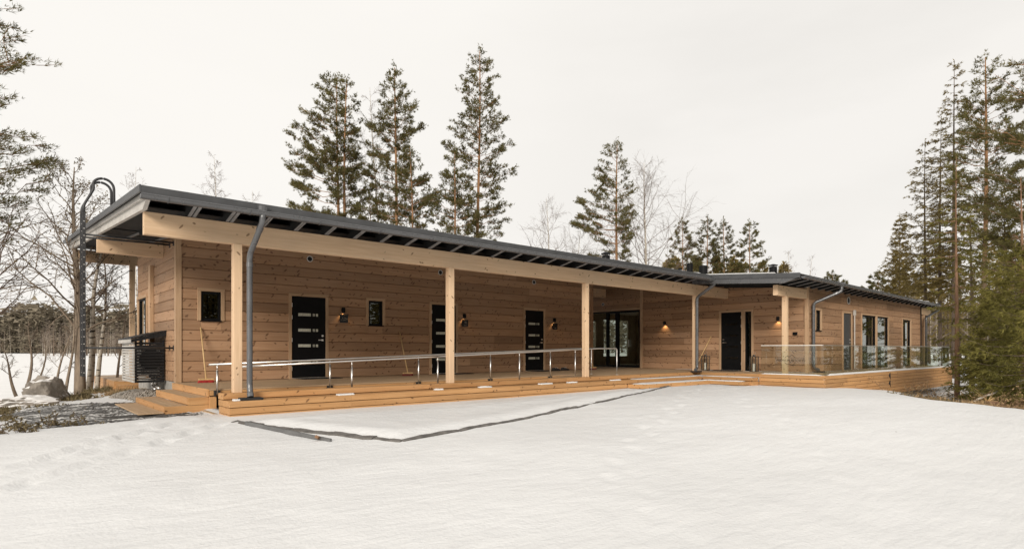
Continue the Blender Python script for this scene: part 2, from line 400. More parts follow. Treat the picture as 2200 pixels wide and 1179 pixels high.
def dent(x, y, r, d, ang=0, el=1.0):
    global ZZ
    i0, i1 = np.searchsorted(gx, (x - 4 * r, x + 4 * r)); j0, j1 = np.searchsorted(gy, (y - 4 * r, y + 4 * r))
    a = XX[i0:i1, j0:j1] - x; b = YY[i0:i1, j0:j1] - y
    p = a * math.cos(ang) + b * math.sin(ang); q = -a * math.sin(ang) + b * math.cos(ang)
    e = (p / (r * el)) ** 2 + (q / r) ** 2
    ZZ[i0:i1, j0:j1] += -d * np.exp(-e) + 0.4 * d * np.exp(-((np.sqrt(e) - 1.6) / 0.5) ** 2)
def track(p, q, step=0.62, d=0.045):
    d = d * .55
    p = np.array(p); q = np.array(q); l = np.linalg.norm(q - p); t = (q - p) / l; n = np.array((-t[1], t[0]))
    for k in range(int(l / step)):
        c = p + t * (k * step + rng.uniform(-.06, .06)) + n * (0.11 * (-1) ** k + rng.uniform(-.05, .05)); dent(c[0], c[1], 0.10, d * rng.uniform(.6, 1.2), math.atan2(t[1], t[0]), 1.6)
track((15.4, 9.3), (5.6, 4.6)); track((15.9, 8.3), (10.0, 5.2), d=0.03); track((5.6, 4.6), (3.2, 1.5), d=0.03)
track((0.9, 11.6), (-1.0, 8.2), d=0.05); track((2.0, 10.7), (0.3, 7.6), d=0.04); track((14.5, 7.2), (6.5, 2.2), d=0.025)
for k in range(60):   # two old wheel ruts at the left
    t = k / 59
    dent(2.4 - 3.0 * t + rng.normal() * .03, 10.2 - 3.1 * t, 0.10, 0.03 * rng.uniform(.1, 1), 0.8, 1.6); dent(2.6 - 3.3 * t + rng.normal() * .03, 9.5 - 3.3 * t, 0.10, 0.025 * rng.uniform(.1, 1), 0.8, 1.6)
nx, ny = len(gx), len(gy)
idx = np.arange(nx * ny).reshape(nx, ny)
F = np.stack([idx[:-1, :-1], idx[1:, :-1], idx[1:, 1:], idx[:-1, 1:]], -1).reshape(-1, 4)
g = trimesh('snow_ground', np.stack([XX, YY, ZZ], -1).reshape(-1, 3), F, 'snow')
g.data.polygons.foreach_set('use_smooth', [True] * len(g.data.polygons)); tag(g, kind='structure')
LAKE = -1.12
o = mesh('frozen_lake', [(-3000, -3000, LAKE), (3000, -3000, LAKE), (3000, 3000, LAKE), (-3000, 3000, LAKE)], [(0, 1, 2, 3)], 'lake_snow'); tag(o, kind='structure')

# ------------------------------------------------------------------ the house
XA0, XA1, YA, YB, XB, XBE = 3.07, 17.1, 14.85, 7.95, 19.5, 31.7
YBACK = 19.6
PITCH = 0.0735
def rtop(y): return 3.085 + PITCH * (y - 9.93)          # top of the roof sheet
def runder(y): return rtop(y) - 0.055                    # underside of the roof boards
def rbeam(y): return 2.88 + PITCH * (y - 10.75)          # top of the beams
house = tag(empty('log_house', (3.07, 14.85, -0.4)), 'long single storey log house with low monopitch roof and covered terrace', 'house')

def clip_poly(poly, a, b):
    out = []
    for p, q in zip(poly, poly[1:] + poly[:1]):
        fp = a + b * p[0] - p[1]; fq = a + b * q[0] - q[1]
        if fp >= 0: out.append(p)
        if fp * fq < 0:
            t = fp / (fp - fq); out.append((p[0] + t * (q[0] - p[0]), p[1] + t * (q[1] - p[1])))
    return out
def log_wall(name, plane, c, u0, u1, z0, zt, openings=(), sign=1, hc=0.235, th=0.13, seed=0, top=None, back=True, gap=None):
    """courses of squared logs; plane 'y' runs along X, plane 'x' runs along Y; sign = inward direction"""
    rnd = random.Random(seed)
    def W(u, d): return (u, c + sign * d) if plane == 'y' else (c + sign * d, u)
    d0, d1 = th, th + 0.06
    if back:
        m = MB(); pts = [(u0 + .01, z0), (u1 - .01, z0), (u1 - .01, (top[0] + top[1] * u1) if top else zt), (u0 + .01, (top[0] + top[1] * u0) if top else zt)]
        if gap:
            g0, g1, gzt = gap; m = MB()
            for a, b, zb in ((u0 + .01, g0, z0), (g0, g1, gzt), (g1, u1 - .01, z0)):
                q = [(a, zb), (b, zb), (b, top[0] + top[1] * b), (a, top[0] + top[1] * a)]
                m.add([(*W(u, d0 + .01), z) for u, z in q] + [(*W(u, d1 + .01), z) for u, z in q], [(0, 1, 2, 3), (7, 6, 5, 4), (0, 4, 5, 1), (1, 5, 6, 2), (2, 6, 7, 3), (3, 7, 4, 0)])
            wl = m.build(name, 'interior_dark', house)
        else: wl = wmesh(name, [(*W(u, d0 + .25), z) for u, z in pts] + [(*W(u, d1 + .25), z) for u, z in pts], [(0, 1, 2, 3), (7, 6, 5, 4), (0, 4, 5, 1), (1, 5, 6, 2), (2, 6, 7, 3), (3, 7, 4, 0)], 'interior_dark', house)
    z = z0; k = 0
    while z < zt - 0.02:
        zb = min(z + hc, zt)
        cuts = {u0, u1}
        for a, b, e, f in openings:
            if f > z + .005 and e < zb - .005: cuts |= {max(a, u0), min(b, u1)}
        n = max(1, int((u1 - u0) / 5.0)); js = [u0 + (u1 - u0) * (i + rnd.uniform(.15, .85)) / n for i in range(n)]
        for j in js:
            if all(abs(j - q) > 0.5 for q in cuts) and not any(a < j < b and f > z and e < zb for a, b, e, f in openings): cuts.add(j)
        cuts = sorted(cuts)
        for a, b in zip(cuts, cuts[1:]):
            mid = (a + b) / 2; lo, hi = z, zb
            for oa, ob, oe, of in openings:
                if oa < mid < ob and of > z + .005 and oe < zb - .005:
                    if oe <= z + .005: lo = max(lo, of)
                    elif of >= zb - .005: hi = min(hi, oe)
                    else: hi = min(hi, oe)
            if hi - lo < 0.012: continue
            poly = [(a + .0015, lo), (b - .0015, lo), (b - .0015, hi), (a + .0015, hi)]
            cp = clip_poly(poly, *top) if top else poly
            if len(cp) < 3: continue
            if cp == poly:
                jit = rnd.uniform(0, 0.003)
                (xa, ya), (xb, yb) = W(a + .0015, jit), W(b - .0015, th + jit)
                box('log', min(xa, xb), max(xa, xb), min(ya, yb), max(ya, yb), lo + .003, hi - .003, 'log_wood', wl, 0.012)
            else:
                n = len(cp); v = [(*W(u, 0.001), q) for u, q in cp] + [(*W(u, th), q) for u, q in cp]
                v = np.array(v); ctr = (v.min(0) + v.max(0)) / 2; v = v - ctr
                f = [tuple(range(n)), tuple(range(2 * n - 1, n - 1, -1))] + [(i, n + i, n + (i + 1) % n, (i + 1) % n) for i in range(n)]
                if plane == 'x': v = np.stack([v[:, 1], -v[:, 0], v[:, 2]], 1)
                o = mesh('log', v, f, 'log_wood', wl, ctr)
                if plane == 'x': o.rotation_euler = (0, 0, R(90))
        z = zb; k += 1
    return wl

def opening_parts(plane, c, sign=1):
    def W(u0, u1, d0, d1, z0, z1):
        a, b = sorted((c + sign * d0, c + sign * d1))
        return (u0, u1, a, b, z0, z1) if plane == 'y' else (a, b, u0, u1, z0, z1)
    return W
def trim_boards(par, W, u0, u1, z0, z1, tw=0.075, bottom=False, dd=-0.022):
    box('trim_board', *W(u0 - tw, u0, dd, 0.05, z0, z1), 'trim_wood', par, .003)
    box('trim_board', *W(u1, u1 + tw, dd, 0.05, z0, z1), 'trim_wood', par, .003)
    box('trim_board', *W(u0 - tw, u1 + tw, dd - .003, 0.05, z1, z1 + tw), 'trim_wood', par, .003)
    if bottom: box('trim_board', *W(u0 - tw, u1 + tw, dd - .003, 0.05, z0 - tw, z0), 'trim_wood', par, .003)
def window(plane, c, u0, u1, z0, z1, mull=(), sill=True, fw=0.055, label=None, trim=True, tw=0.075, deep=0.05, bottom=False):
    W = opening_parts(plane, c); m = MB()
    m.box(*W(u0, u0 + fw, deep - .03, deep + .05, z0, z1)); m.box(*W(u1 - fw, u1, deep - .03, deep + .05, z0, z1))
    m.box(*W(u0 + fw, u1 - fw, deep - .03, deep + .05, z0, z0 + fw)); m.box(*W(u0 + fw, u1 - fw, deep - .03, deep + .05, z1 - fw, z1))
    for q in mull: m.box(*W(q - fw, q + fw, deep - .03, deep + .05, z0 + fw, z1 - fw))
    o = m.build('window', 'black_paint', house)
    if label: o['label'] = label
    ed = [u0 + fw] + [x for q in mull for x in (q - fw, q + fw)] + [u1 - fw]
    for a, b in zip(ed[::2], ed[1::2]): box('pane', *W(a, b, deep + .005, deep + .017, z0 + fw, z1 - fw), 'window_glass', o)
    if sill: box('sill', *W(u0 - .012, u1 + .012, -.045, deep - .03, z0 - .022, z0 + .002), 'black_paint', o, .002)
    if trim: trim_boards(o, W, u0, u1, z0, z1, tw, bottom)
    return o
def door(plane, c, u0, u1, z1, material='black_paint', strips=True, hinge_low=True, label=None, handle=True, mat_=True, lit=True):
    """z from the floor; hinge_low: hinges on the low-u side"""
    W = opening_parts(plane, c); m = MB()
    m.box(*W(u0 + .012, u1 - .012, .012, .07, .03, z1 - .012))
    o = m.build('door', material, house)
    if label: o['label'] = label
    fr = MB(); fr.box(*W(u0, u0 + .011, .006, .10, .02, z1)); fr.box(*W(u1 - .011, u1, .006, .10, .02, z1)); fr.box(*W(u0 + .011, u1 - .011, .006, .10, z1 - .011, z1)); fr.build('door_frame', 'black_paint', o)
    trim_boards(o, W, u0, u1, 0.0, z1)
    box('threshold', *W(u0, u1, -.04, .08, .001, .026), 'steel', o, .003)
    wd = u1 - u0
    if strips:
        for i in range(4):
            zc = 0.44 + i * 0.395
            a, b = (u0 + .19 * wd, u0 + .80 * wd) if hinge_low else (u0 + .20 * wd, u0 + .81 * wd)
            fm = MB(); fm.box(*W(a - .012, b + .012, .004, .012, zc - .052, zc + .052)); fm.build('pane_frame', 'black_paint', o)
            pm = 'pane_glare' if lit else 'window_glass'
            s = a + (b - a) * .60
            box('pane', *W(a, s, .0015, .0045, zc - .037, zc + .037), pm, o)
            for k, (p, q) in enumerate(((.70, .74), (.77, .80), (.85, .95))):  # narrow pieces copy the striped part of the reflection
                box('pane', *W(a + (b - a) * p, a + (b - a) * q, .0015, .0045, zc - .035, zc + .035), pm, o)
    hu = u1 - .085 if hinge_low else u0 + .085; sg = -1 if hinge_low else 1
    if handle:
        hm = MB(); hm.box(*W(hu - .024, hu + .024, -.004, .012, .955, 1.005)); hm.box(*W(min(hu, hu + sg * .13), max(hu, hu + sg * .13), -.055, -.036, .972, .992)); hm.box(*W(hu - .009, hu + .009, -.04, .0, .973, .991)); hm.build('handle', 'steel', o)
        lm = MB(); (p := W(hu, hu, -.012, .012, 1.09, 1.09))
        if plane == 'y': lm.tube([(hu, p[2], 1.09), (hu, p[3], 1.09)], .027, 12)
        else: lm.tube([(p[0], hu, 1.09), (p[1], hu, 1.09)], .027, 12)
        lm.build('lock', 'steel', o)
    hx = u0 + .004 if hinge_low else u1 - .004
    for zc in (.25, .98, 1.55, 1.86): box('hinge', *W(hx - .012, hx + .012, -.016, .006, zc - .05, zc + .05), 'steel', o, .003)
    return o

# ---- walls: left wing front, left end, right wing end and front, the wing ends facing the passage
D1 = (5.647, 6.539); D2 = (9.832, 10.72); D3 = (13.621, 14.498); DH = 2.085
opA = [(D1[0], D1[1], 0, DH), (D2[0], D2[1], 0, DH), (D3[0], D3[1], 0, DH), (3.566, 3.996, 1.40, 2.071), (7.767, 8.204, 1.40, 2.085)]
log_wall('front_wall', 'y', YA, XA0 + .0, XA1, 0.0, runder(YA) - .003, opA, 1, seed=1)
opE = [(18.25, 19.45, 0.0, 2.13)]
log_wall('end_wall', 'x', XA0, YA + .135, YBACK, 0.0, 3.74, opE, 1, seed=2, top=(runder(0) - .003, PITCH))
opB = [(10.159, 10.92, 0, 2.045), (9.80, 10.03, 0, 2.045), (14.43, 18.6, 0, 2.34)]
log_wall('entrance_wall', 'x', XB, YB + .135, 19.6, 0.0, 3.74, opB, 1, seed=3, top=(runder(0) - .003, PITCH), gap=(14.35, 18.65, 2.36))
opC = [(20.121, 20.53, 1.36, 2.02), (22.48, 23.22, 0, 2.02), (24.293, 25.796, .03, 2.03), (25.927, 27.24, .03, 2.03), (29.09, 30.187, .03, 2.012)]
log_wall('side_wall', 'y', YB, XB, XBE, 0.0, runder(YB) - .003, opC, 1, seed=4)
log_wall('passage_wall', 'x', XA1, YA + .135, 19.6, 0.0, 3.74, (), -1, seed=5, top=(runder(0) - .003, PITCH))
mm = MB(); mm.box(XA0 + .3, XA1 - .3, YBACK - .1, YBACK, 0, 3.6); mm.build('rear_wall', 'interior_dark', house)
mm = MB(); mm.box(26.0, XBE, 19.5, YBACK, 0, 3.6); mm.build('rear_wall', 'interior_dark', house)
plain('interior_wood', (0.62, 0.52, 0.40), 0.7, 0, 0.2, 3)
mm = MB()
for a, b, c0, c1 in ((XB + .2, 21.2, 0, 3.6), (21.2, 22.7, 0, .75), (21.2, 22.7, 2.15, 3.6), (22.7, 23.3, 0, 3.6), (23.3, 25.3, 0, .4), (23.3, 25.3, 2.25, 3.6), (25.3, 26.0, 0, 3.6)): mm.box(a, b, 19.5, YBACK, c0, c1)
mm.build('rear_wall', 'interior_wood', house)
mm = MB(); mm.box(XB + .34, 26.0, 13.6, 13.7, 0, 3.3); mm.box(26.0, 26.1, 13.6, 19.5, 0, 3.3); mm.build('room_partition', 'interior_wood', house)
mm = MB(); mm.box(XB + .2, 26.0, 13.7, 19.5, -.05, .005); mm.build('room_floor', 'board_wood', house)
mm = MB(); mm.box(XB + .2, 26.0, 13.7, 19.5, 2.55, 2.6); mm.build('room_ceiling', 'interior_wood', house)
mm = MB(); mm.box(XBE - .2, XBE - .02, YB + .15, 19.5, -.1, 2.85); mm.build('far_end_wall', 'log_wood', house)
# corner boards
box('corner_board', XA0 - .022, XA0 - .002, YA - .022, YA + .10, 0.002, 3.36, 'trim_wood', house, .002)
box('corner_board', XA0 - .002, XA0 + .10, YA - .022, YA - .002, 0.002, 3.36, 'trim_wood', house, .002)
box('corner_board', XB - .022, XB - .002, YB - .022, YB + .08, 0.002, 2.86, 'trim_wood', house, .002)
box('corner_board', XB - .002, XB + .08, YB - .022, YB - .002, 0.002, 2.86, 'trim_wood', house, .002)
box('corner_board', XA1 - .09, XA1 + .018, YA - .02, YA - .002, 0.002, 3.36, 'log_wood', house, .002)
box('corner_board', XB - .03, XB - .002, 14.30, 14.42, 0.002, 3.3, 'trim_wood', house, .002)
box('corner_board', XBE - .05, XBE + .05, YB - .025, YB - .002, .002, 2.86, 'soffit_paint', house, .002)
box('plinth', XA0 + .02, XA1, YA + .03, YBACK - .05, -.6, -.004, 'concrete', house)

# ---- doors and windows
door('y', YA, *D1, DH, label='black front door with four glass strips coloured bright as if reflecting, between the first post and a lamp')
door('y', YA, *D2, DH, label='black front door half hidden behind a timber post')
door('y', YA, *D3, DH, label='black front door with glass strips near the shoes')
door('x', XB, 10.159, 10.92, 2.045, hinge_low=True, lit=False, label='black entrance door with dark glass strips beside a narrow sidelight')
door('y', YB, 22.48, 23.22, 2.02, 'grey_door_paint', False, True, label='plain dark grey door on the right wing')
window('y', YA, 3.566, 3.996, 1.40, 2.071)
window('y', YA, 7.767, 8.204, 1.40, 2.085)
window('x', XB, 9.80, 10.03, 0.0, 2.045, sill=False, fw=.035, label='narrow full height sidelight beside the entrance door')
window('y', YB, 20.121, 20.53, 1.36, 2.02, fw=.045)
window('y', YB, 24.293, 25.796, .03, 2.03, sill=False, fw=.05, tw=.065)
window('y', YB, 25.927, 27.24, .03, 2.03, sill=False, fw=.05, tw=.063)
window('y', YB, 29.09, 30.187, .03, 2.012, sill=False, fw=.05)
window('x', XA0, 18.25, 19.45, 0.0, 2.13, mull=(18.62,), sill=False, fw=.045)
# glazed passage front
window('x', XB, 16.15, 18.6, .02, 2.34, sill=False, trim=False, fw=.05)
sd_ = window('x', XB, 14.43, 16.15, .02, 2.34, sill=False, trim=False, fw=.085, mull=(15.62,), label='black framed sliding glass door at the end of the passage')
box('trim_board', XB - .025, XB + .05, 14.43, 18.6, 2.34, 2.42, 'trim_wood', sd_, .003)
hm = MB(); hm.box(XB - .03, XB + .02, 14.98, 15.01, .85, 1.15); hm.build('handle', 'steel', sd_)

# ---- round vents in the walls
def wall_vent(plane, c, u, z, r=.062):
    m = MB()
    def P(a, d, rr): return (u + rr * math.cos(a), c + d, z + rr * math.sin(a)) if plane == 'y' else (c + d, u + rr * math.cos(a), z + rr * math.sin(a))
    n = 24; A = [2 * math.pi * i / n for i in range(n)]
    for rr, d in ((r * 1.28, 0.0), (r * 1.28, -.012), (r, -.012), (r, .02)): m.v += [P(a, d, rr) for a in A]
    for k in range(3): m.f += [(k * n + i, k * n + (i + 1) % n, (k + 1) * n + (i + 1) % n, (k + 1) * n + i) for i in range(n)]
    o = m.build('wall_vent', 'white_plastic', house)
    d = MB(); d.v += [P(a, -.004, r * .97) for a in A]; d.f.append(tuple(range(n))); d.build('grille', 'rubber', o)
    for k in (-2, -1, 0, 1, 2):
        h = r * .9 * math.sqrt(max(0, 1 - (k / 2.7) ** 2)); q = MB()
        if plane == 'y': q.box(u - h, u + h, c - .009, c - .005, z + k * r * .34 - .003, z + k * r * .34 + .003)
        else: q.box(c - .009, c - .005, u - h, u + h, z + k * r * .34 - .003, z + k * r * .34 + .003)
        q.build('slat', 'dark_steel', o)
for u in (6.114, 10.149, 14.035): wall_vent('y', YA, u, 3.06)
wall_vent('y', YB, 22.98, 2.486, .105); wall_vent('x', XB, 16.35, 2.66, .05)

# ---- posts and beams
def post(x, y, z1, s=.14, z0=0.002): box('post', x - s / 2, x + s / 2, y - s / 2, y + s / 2, z0, z1, 'beam_wood', house, .006)
BZ = 2.525
for px in (3.13, 7.57, 12.03, 17.45): post(px, 10.70, BZ - .001)
def beam(x0, x1, y, z0, z1, wd=.14, seam=None):
    for a, b in ((x0, seam), (seam + .004, x1)) if seam else ((x0, x1),):
        box('beam', a, b, y - wd / 2, y + wd / 2, z0, z1, 'beam_wood', house, .006)
beam(1.76, XB - .003, 10.72, BZ, 2.878, seam=11.99)
beam(1.76, XA0 - .003, 16.25, 2.93, rbeam(16.2) - .002); beam(XA1 + .02, XB - .02, 16.25, 2.93, rbeam(16.2) - .002)
beam(1.76, 12.0, 21.45, 3.32, rbeam(21.4) - .002); post(3.22, 21.45, 3.319, z0=-.3); post(8.0, 21.45, 3.319, z0=-.3)
beam(17.42, XB - .003, 8.02, 2.345, 2.648); post(18.02, 8.0, 2.344)
beam(XBE + .06, 33.2, 8.02, 2.345, 2.648); box('post', XBE + .5, XBE + .66, 7.94, 8.10, .002, 2.344, 'trim_wood', house, .006)

# ---- roof
HEX = [(0, 1, 3, 2), (4, 6, 7, 5), (0, 4, 5, 1), (2, 3, 7, 6), (0, 2, 6, 4), (1, 5, 7, 3)]
def slope(name, x0, x1, y0, y1, lo, hi, material, parent, y0t=None):
    """prism following the roof pitch; y0t: where its top edge starts (slanted end cut)"""
    y0t = y0 if y0t is None else y0t; v = []
    for x in (x0, x1): v += [(x, y0, lo(y0)), (x, y0t, hi(y0t)), (x, y1, lo(y1)), (x, y1, hi(y1))]
    return wmesh(name, v, HEX, material, parent)
RO = [(1.6, 9.93), (17.1, 9.93), (17.1, 7.16), (34.0, 7.72), (34.0, 22.36), (17.1, 22.36), (1.6, 22.36)]
def rz(i): return 2.88 if i in (2, 3) else rtop(RO[i][1])
def sheet(name, t0, t1, material, parent, ins=0.0):
    v = [(x, y, rz(i) - t0) for i, (x, y) in enumerate(RO)] + [(x, y, rz(i) - t1) for i, (x, y) in enumerate(RO)]
    f = [(0, 1, 5, 6), (2, 3, 4, 5, 1), (13, 12, 8, 7), (8, 12, 11, 10, 9)] + [(i, i + 7, (i + 1) % 7 + 7, (i + 1) % 7) for i in range(7)]
    return wmesh(name, v, f, material, parent)
roof = sheet('roof', 0.0, 0.028, 'roof_metal', house)
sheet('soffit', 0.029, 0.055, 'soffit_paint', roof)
# eave and verge flashings
slope('verge_flashing', 1.575, 1.598, 9.90, 22.38, lambda y: rtop(y) - .085, lambda y: rtop(y) + .022, 'roof_metal', roof)
mm = MB(); mm.box(1.60, 17.09, 9.902, 9.926, rtop(9.93) - .10, rtop(9.93) + .012); mm.build('eave_flashing', 'roof_metal', roof)
mm = MB(); mm.box(1.78, 17.05, 9.985, 10.018, 2.985, runder(10.0) - .004); mm.build('eave_fascia', 'roof_metal', roof)
slope('verge_fascia', 17.07, 17.095, 7.16, 9.90, lambda y: rtop(y) - .12, lambda y: rtop(y) + .02, 'roof_metal', roof)
slope('verge_fascia', 17.095, 17.118, 7.62, 10.6, lambda y: rtop(y) - .27, lambda y: rtop(y) - .10, 'gutter_metal', roof, 7.20)
slope('far_verge', 34.0, 34.03, 7.72, 22.3, lambda y: rtop(y) - .2, lambda y: rtop(y) + .02, 'roof_metal', roof)
# roofing seams: low ribs running up the slope, just proud of the sheet
for x in np.arange(2.2, 33.5, 0.6):
    slope('roof_seam', x, x + .025, (9.97 if x < 17 else 7.85), 22.3, lambda y: rtop(y) + .001, lambda y: rtop(y) + .026, 'roof_metal', roof)
# barge board at the left end
slope('barge_board', 1.70, 1.758, 10.42, 22.2, lambda y: rbeam(y), lambda y: rbeam(y) + .125, 'barge_paint', roof, 10.16)
slope('barge_board', 1.655, 1.757, 10.10, 22.2, lambda y: rbeam(y) + .127, lambda y: runder(y) - .002, 'barge_paint', roof)
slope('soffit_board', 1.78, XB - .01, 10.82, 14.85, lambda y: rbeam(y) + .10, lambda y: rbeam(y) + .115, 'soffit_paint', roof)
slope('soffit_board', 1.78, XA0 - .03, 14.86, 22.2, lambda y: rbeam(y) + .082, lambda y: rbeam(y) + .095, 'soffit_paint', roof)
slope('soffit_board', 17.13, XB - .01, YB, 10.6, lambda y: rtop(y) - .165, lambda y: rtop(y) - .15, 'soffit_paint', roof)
def rafter_tail(x, wd, y0, z0, y1, z1, yend, hi):
    pr = [(y0, z0), (y1, z1), (yend, z1 + PITCH * (yend - y1)), (yend, hi(yend)), (y0, hi(y0))]; n = 5
    v = [(x, a, b) for a, b in pr] + [(x + wd, a, b) for a, b in pr]
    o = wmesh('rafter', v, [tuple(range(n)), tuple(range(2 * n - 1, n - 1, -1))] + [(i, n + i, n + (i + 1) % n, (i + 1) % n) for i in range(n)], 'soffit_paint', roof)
    g = wd * .16
    for a, b in ((x + .001, x + wd / 2 - g / 2), (x + wd / 2 + g / 2, x + wd - .001)):
        w = []
        for q in (a, b): w += [(q, y0 + .002, z0 - .012), (q, y0 + .002, z0 - .001), (q, y1, z1 - .012), (q, y1, z1 - .001)]
        wmesh('rafter_strip', w, HEX, 'rafter_grey', roof)  # two grey strips along the bottom of the black rafter
for i, x in enumerate(np.arange(2.36, 16.9, 0.575)):
    rafter_tail(x, .12 if i < 2 else .075, 10.04, 3.025, 10.645, 2.895, 14.86, lambda y: runder(y) - .002)
for x in np.arange(2.36, 3.0, 0.575): slope('rafter', x, x + .05, 14.9, 22.2, lambda y: rbeam(y) + .05, lambda y: rbeam(y) + .081, 'rafter_grey', roof)
for x in np.arange(17.4, 33.7, 0.575):
    ye = 7.28 + .033 * (x - 17.1)
    rafter_tail(x, .075, ye, 2.785, YB - .05, 2.685, YB - .004 if x > XB else 10.6, lambda y: rtop(y) - .07)
# thin snow lying on the sheet
def roof_snow(x0, x1, yf, n):
    xs = np.linspace(x0, x1, n); m = MB(); rr = random.Random(int(x0))
    fr = [yf + .12 * abs(math.sin(i * .7)) + rr.uniform(0, .18) for i in range(n)]
    for x, y in zip(xs, fr): m.v += [(x, y, rtop(y) + .028), (x, y + .05, rtop(y) + .062), (x, 22.2, rtop(22.2) + .07), (x, 22.2, rtop(22.2) + .028)]
    for i in range(n - 1): m.f += [tuple(4 * i + k for k in q) for q in ((0, 4, 5, 1), (1, 5, 6, 2), (2, 6, 7, 3))]
    m.f += [(0, 1, 2, 3), tuple(4 * (n - 1) + k for k in (3, 2, 1, 0))]
    tag(m.build('snow_layer', 'snow', roof), kind='stuff')
roof_snow(5.2, 17.0, 10.0, 70); roof_snow(17.2, 33.0, 7.8, 60)

# ---- gutters and downpipes
def gutter(x0, y0, x1, y1, z, r=.070):
    n = 11; m = MB(); d = np.array((x1 - x0, y1 - y0)); d /= np.linalg.norm(d); nn = np.array((d[1], -d[0]))
    for k, rr in ((0, r), (1, r - .006)):
        for (x, y) in ((x0, y0), (x1, y1)):
            for i in range(n):
                a = math.pi + math.pi * i / (n - 1); q = rr * math.cos(a); m.v.append((x - nn[0] * q, y - nn[1] * q, z + rr * math.sin(a)))
    for b0 in (0, 2 * n): m.f += [(b0 + i, b0 + i + 1, b0 + n + i + 1, b0 + n + i) for i in range(n - 1)]
    for e in (0, n): m.f += [(e + i, e + i + 1, e + 2 * n + i + 1, e + 2 * n + i) for i in range(n - 1)]
    m.f += [(0, n, 3 * n, 2 * n), (n - 1, 2 * n - 1, 4 * n - 1, 3 * n - 1)]
    m.f += [tuple(range(n)), tuple(range(n, 2 * n))]      # end caps
    o = m.build('gutter', 'gutter_metal', roof)
    bead = MB().tube([(x0 + nn[0] * r, y0 + nn[1] * r, z), (x1 + nn[0] * r, y1 + nn[1] * r, z)], .009, 6); bead.build('bead', 'gutter_metal', o)
    L_ = math.hypot(x1 - x0, y1 - y0); k = .35
    while k < L_:
        cx, cy = x0 + d[0] * k, y0 + d[1] * k; q = MB()
        pts = [(cx - nn[0] * (r + .004) * math.cos(a), cy - nn[1] * (r + .004) * math.cos(a), z + (r + .004) * math.sin(a)) for a in np.linspace(math.pi, 2 * math.pi, 9)]
        q.tube(pts, .008, 5).build('bracket', 'roof_metal', o); k += 1.15
    return o
GA = (9.93 - .070, 2.957)
gutter(1.58, GA[0], 17.35, GA[0], GA[1])
gutter(17.12, 7.09, 34.0, 7.65, 2.80)
def downpipe(pts, r=.048, shoe=True, funnel=True):
    m = MB().tube(bend(pts, .10, 5), r, 14, True); o = m.build('downpipe', 'gutter_metal', house, True)
    p = np.array(pts[0])
    if funnel: MB().tube([p + (0, 0, .10), p + (0, 0, .03), p - (0, 0, .05)], [.085, .08, r + .004], 12).build('outlet', 'gutter_metal', o)
    for i in range(1, len(pts) - 1):
        a, b = np.array(pts[i]), np.array(pts[i + 1]); t = (b - a) / np.linalg.norm(b - a)
        MB().tube([a + t * .13, a + t * .20], r + .006, 14).build('collar', 'gutter_metal', o)
    if shoe:
        e = np.array(pts[-1]); m = MB(); m.box(e[0] - .17, e[0] + .17, e[1] - .13, e[1] + .09, e[2] - .075, e[2] - .035); m.build('drain_cover', 'rubber', o)
    return o
downpipe([(3.28, GA[0], 2.95), (3.28, GA[0], 2.80), (3.255, 10.43, 2.33), (3.255, 10.43, .12), (3.245, 10.36, -.035)])
downpipe([(17.2, GA[0], 2.95), (17.2, GA[0], 2.80), (17.33, 10.56, 2.44), (17.33, 10.56, .12), (17.15, 10.50, .08)])
downpipe([(20.2, 7.19, 2.76), (20.2, 7.19, 2.58), (19.75, 7.86, 2.22), (19.75, 7.86, .14), (19.95, 7.78, .08)])
downpipe([(33.4, 7.63, 2.76), (33.4, 7.63, 2.62), (31.95, 7.80, 2.20), (31.95, 7.80, .1)], shoe=False)

# ---- flues and vents on the roof
def flue(x, y, h, r, cap=True, hat=False):
    z = rtop(y) - .02; m = MB().tube([(x, y, z), (x, y, z + h)], r * .82, 16)
    o = m.build('roof_vent', 'black_paint', roof)
    MB().tube([(x, y, z + h * .35), (x, y, z + h * .38), (x, y, z + h * .97), (x, y, z + h)], [r * .9, r, r, r * .9], 16).build('cowl', 'black_paint', o)
    if hat:
        MB().tube([(x, y, z + h + .05), (x, y, z + h + .07), (x, y, z + h + .12)], [r * 1.25, r * 1.25, r * .3], 16).build('rain_cap', 'black_paint', o)
        for k in range(4):
            a = k * 1.57 + .4; MB().tube([(x + r * .8 * math.cos(a), y + r * .8 * math.sin(a), z + h - .02), (x + r * .9 * math.cos(a), y + r * .9 * math.sin(a), z + h + .06)], .012, 5).build('stay', 'black_paint', o)
def flue_at(u, vtop, y, r, **k):
    d = FW + RT * (u - 1100) / 1270; t = y / d[1]; x = d[0] * t; zt = EYE + (751 - vtop) / 1270 * t
    flue(x, y, zt - rtop(y) + .02, r, **k)
flue_at(1302, 549, 12.5, .13, hat=True); flue_at(1461, 576, 13.0, .075); flue_at(1482, 566, 13.0, .12); flue_at(1511, 571, 12.4, .16); flue_at(1661, 573, 12.5, .17, hat=True)

# ---- cable conduit on the left end wall
box('conduit', XA0 - .09, XA0 - .003, 17.30, 17.52, .9, 2.87, 'trim_wood', house, .004)
cm = MB().tube(bend([(23.42, 7.90, 2.05), (23.42, 7.90, .05)], .02), .022, 8).build('cable_pipe', 'barge_paint', house)
mm = MB(); mm.box(23.37, 23.49, 7.87, 7.93, 1.98, 2.16); mm.build('sensor_box', 'barge_paint', house)

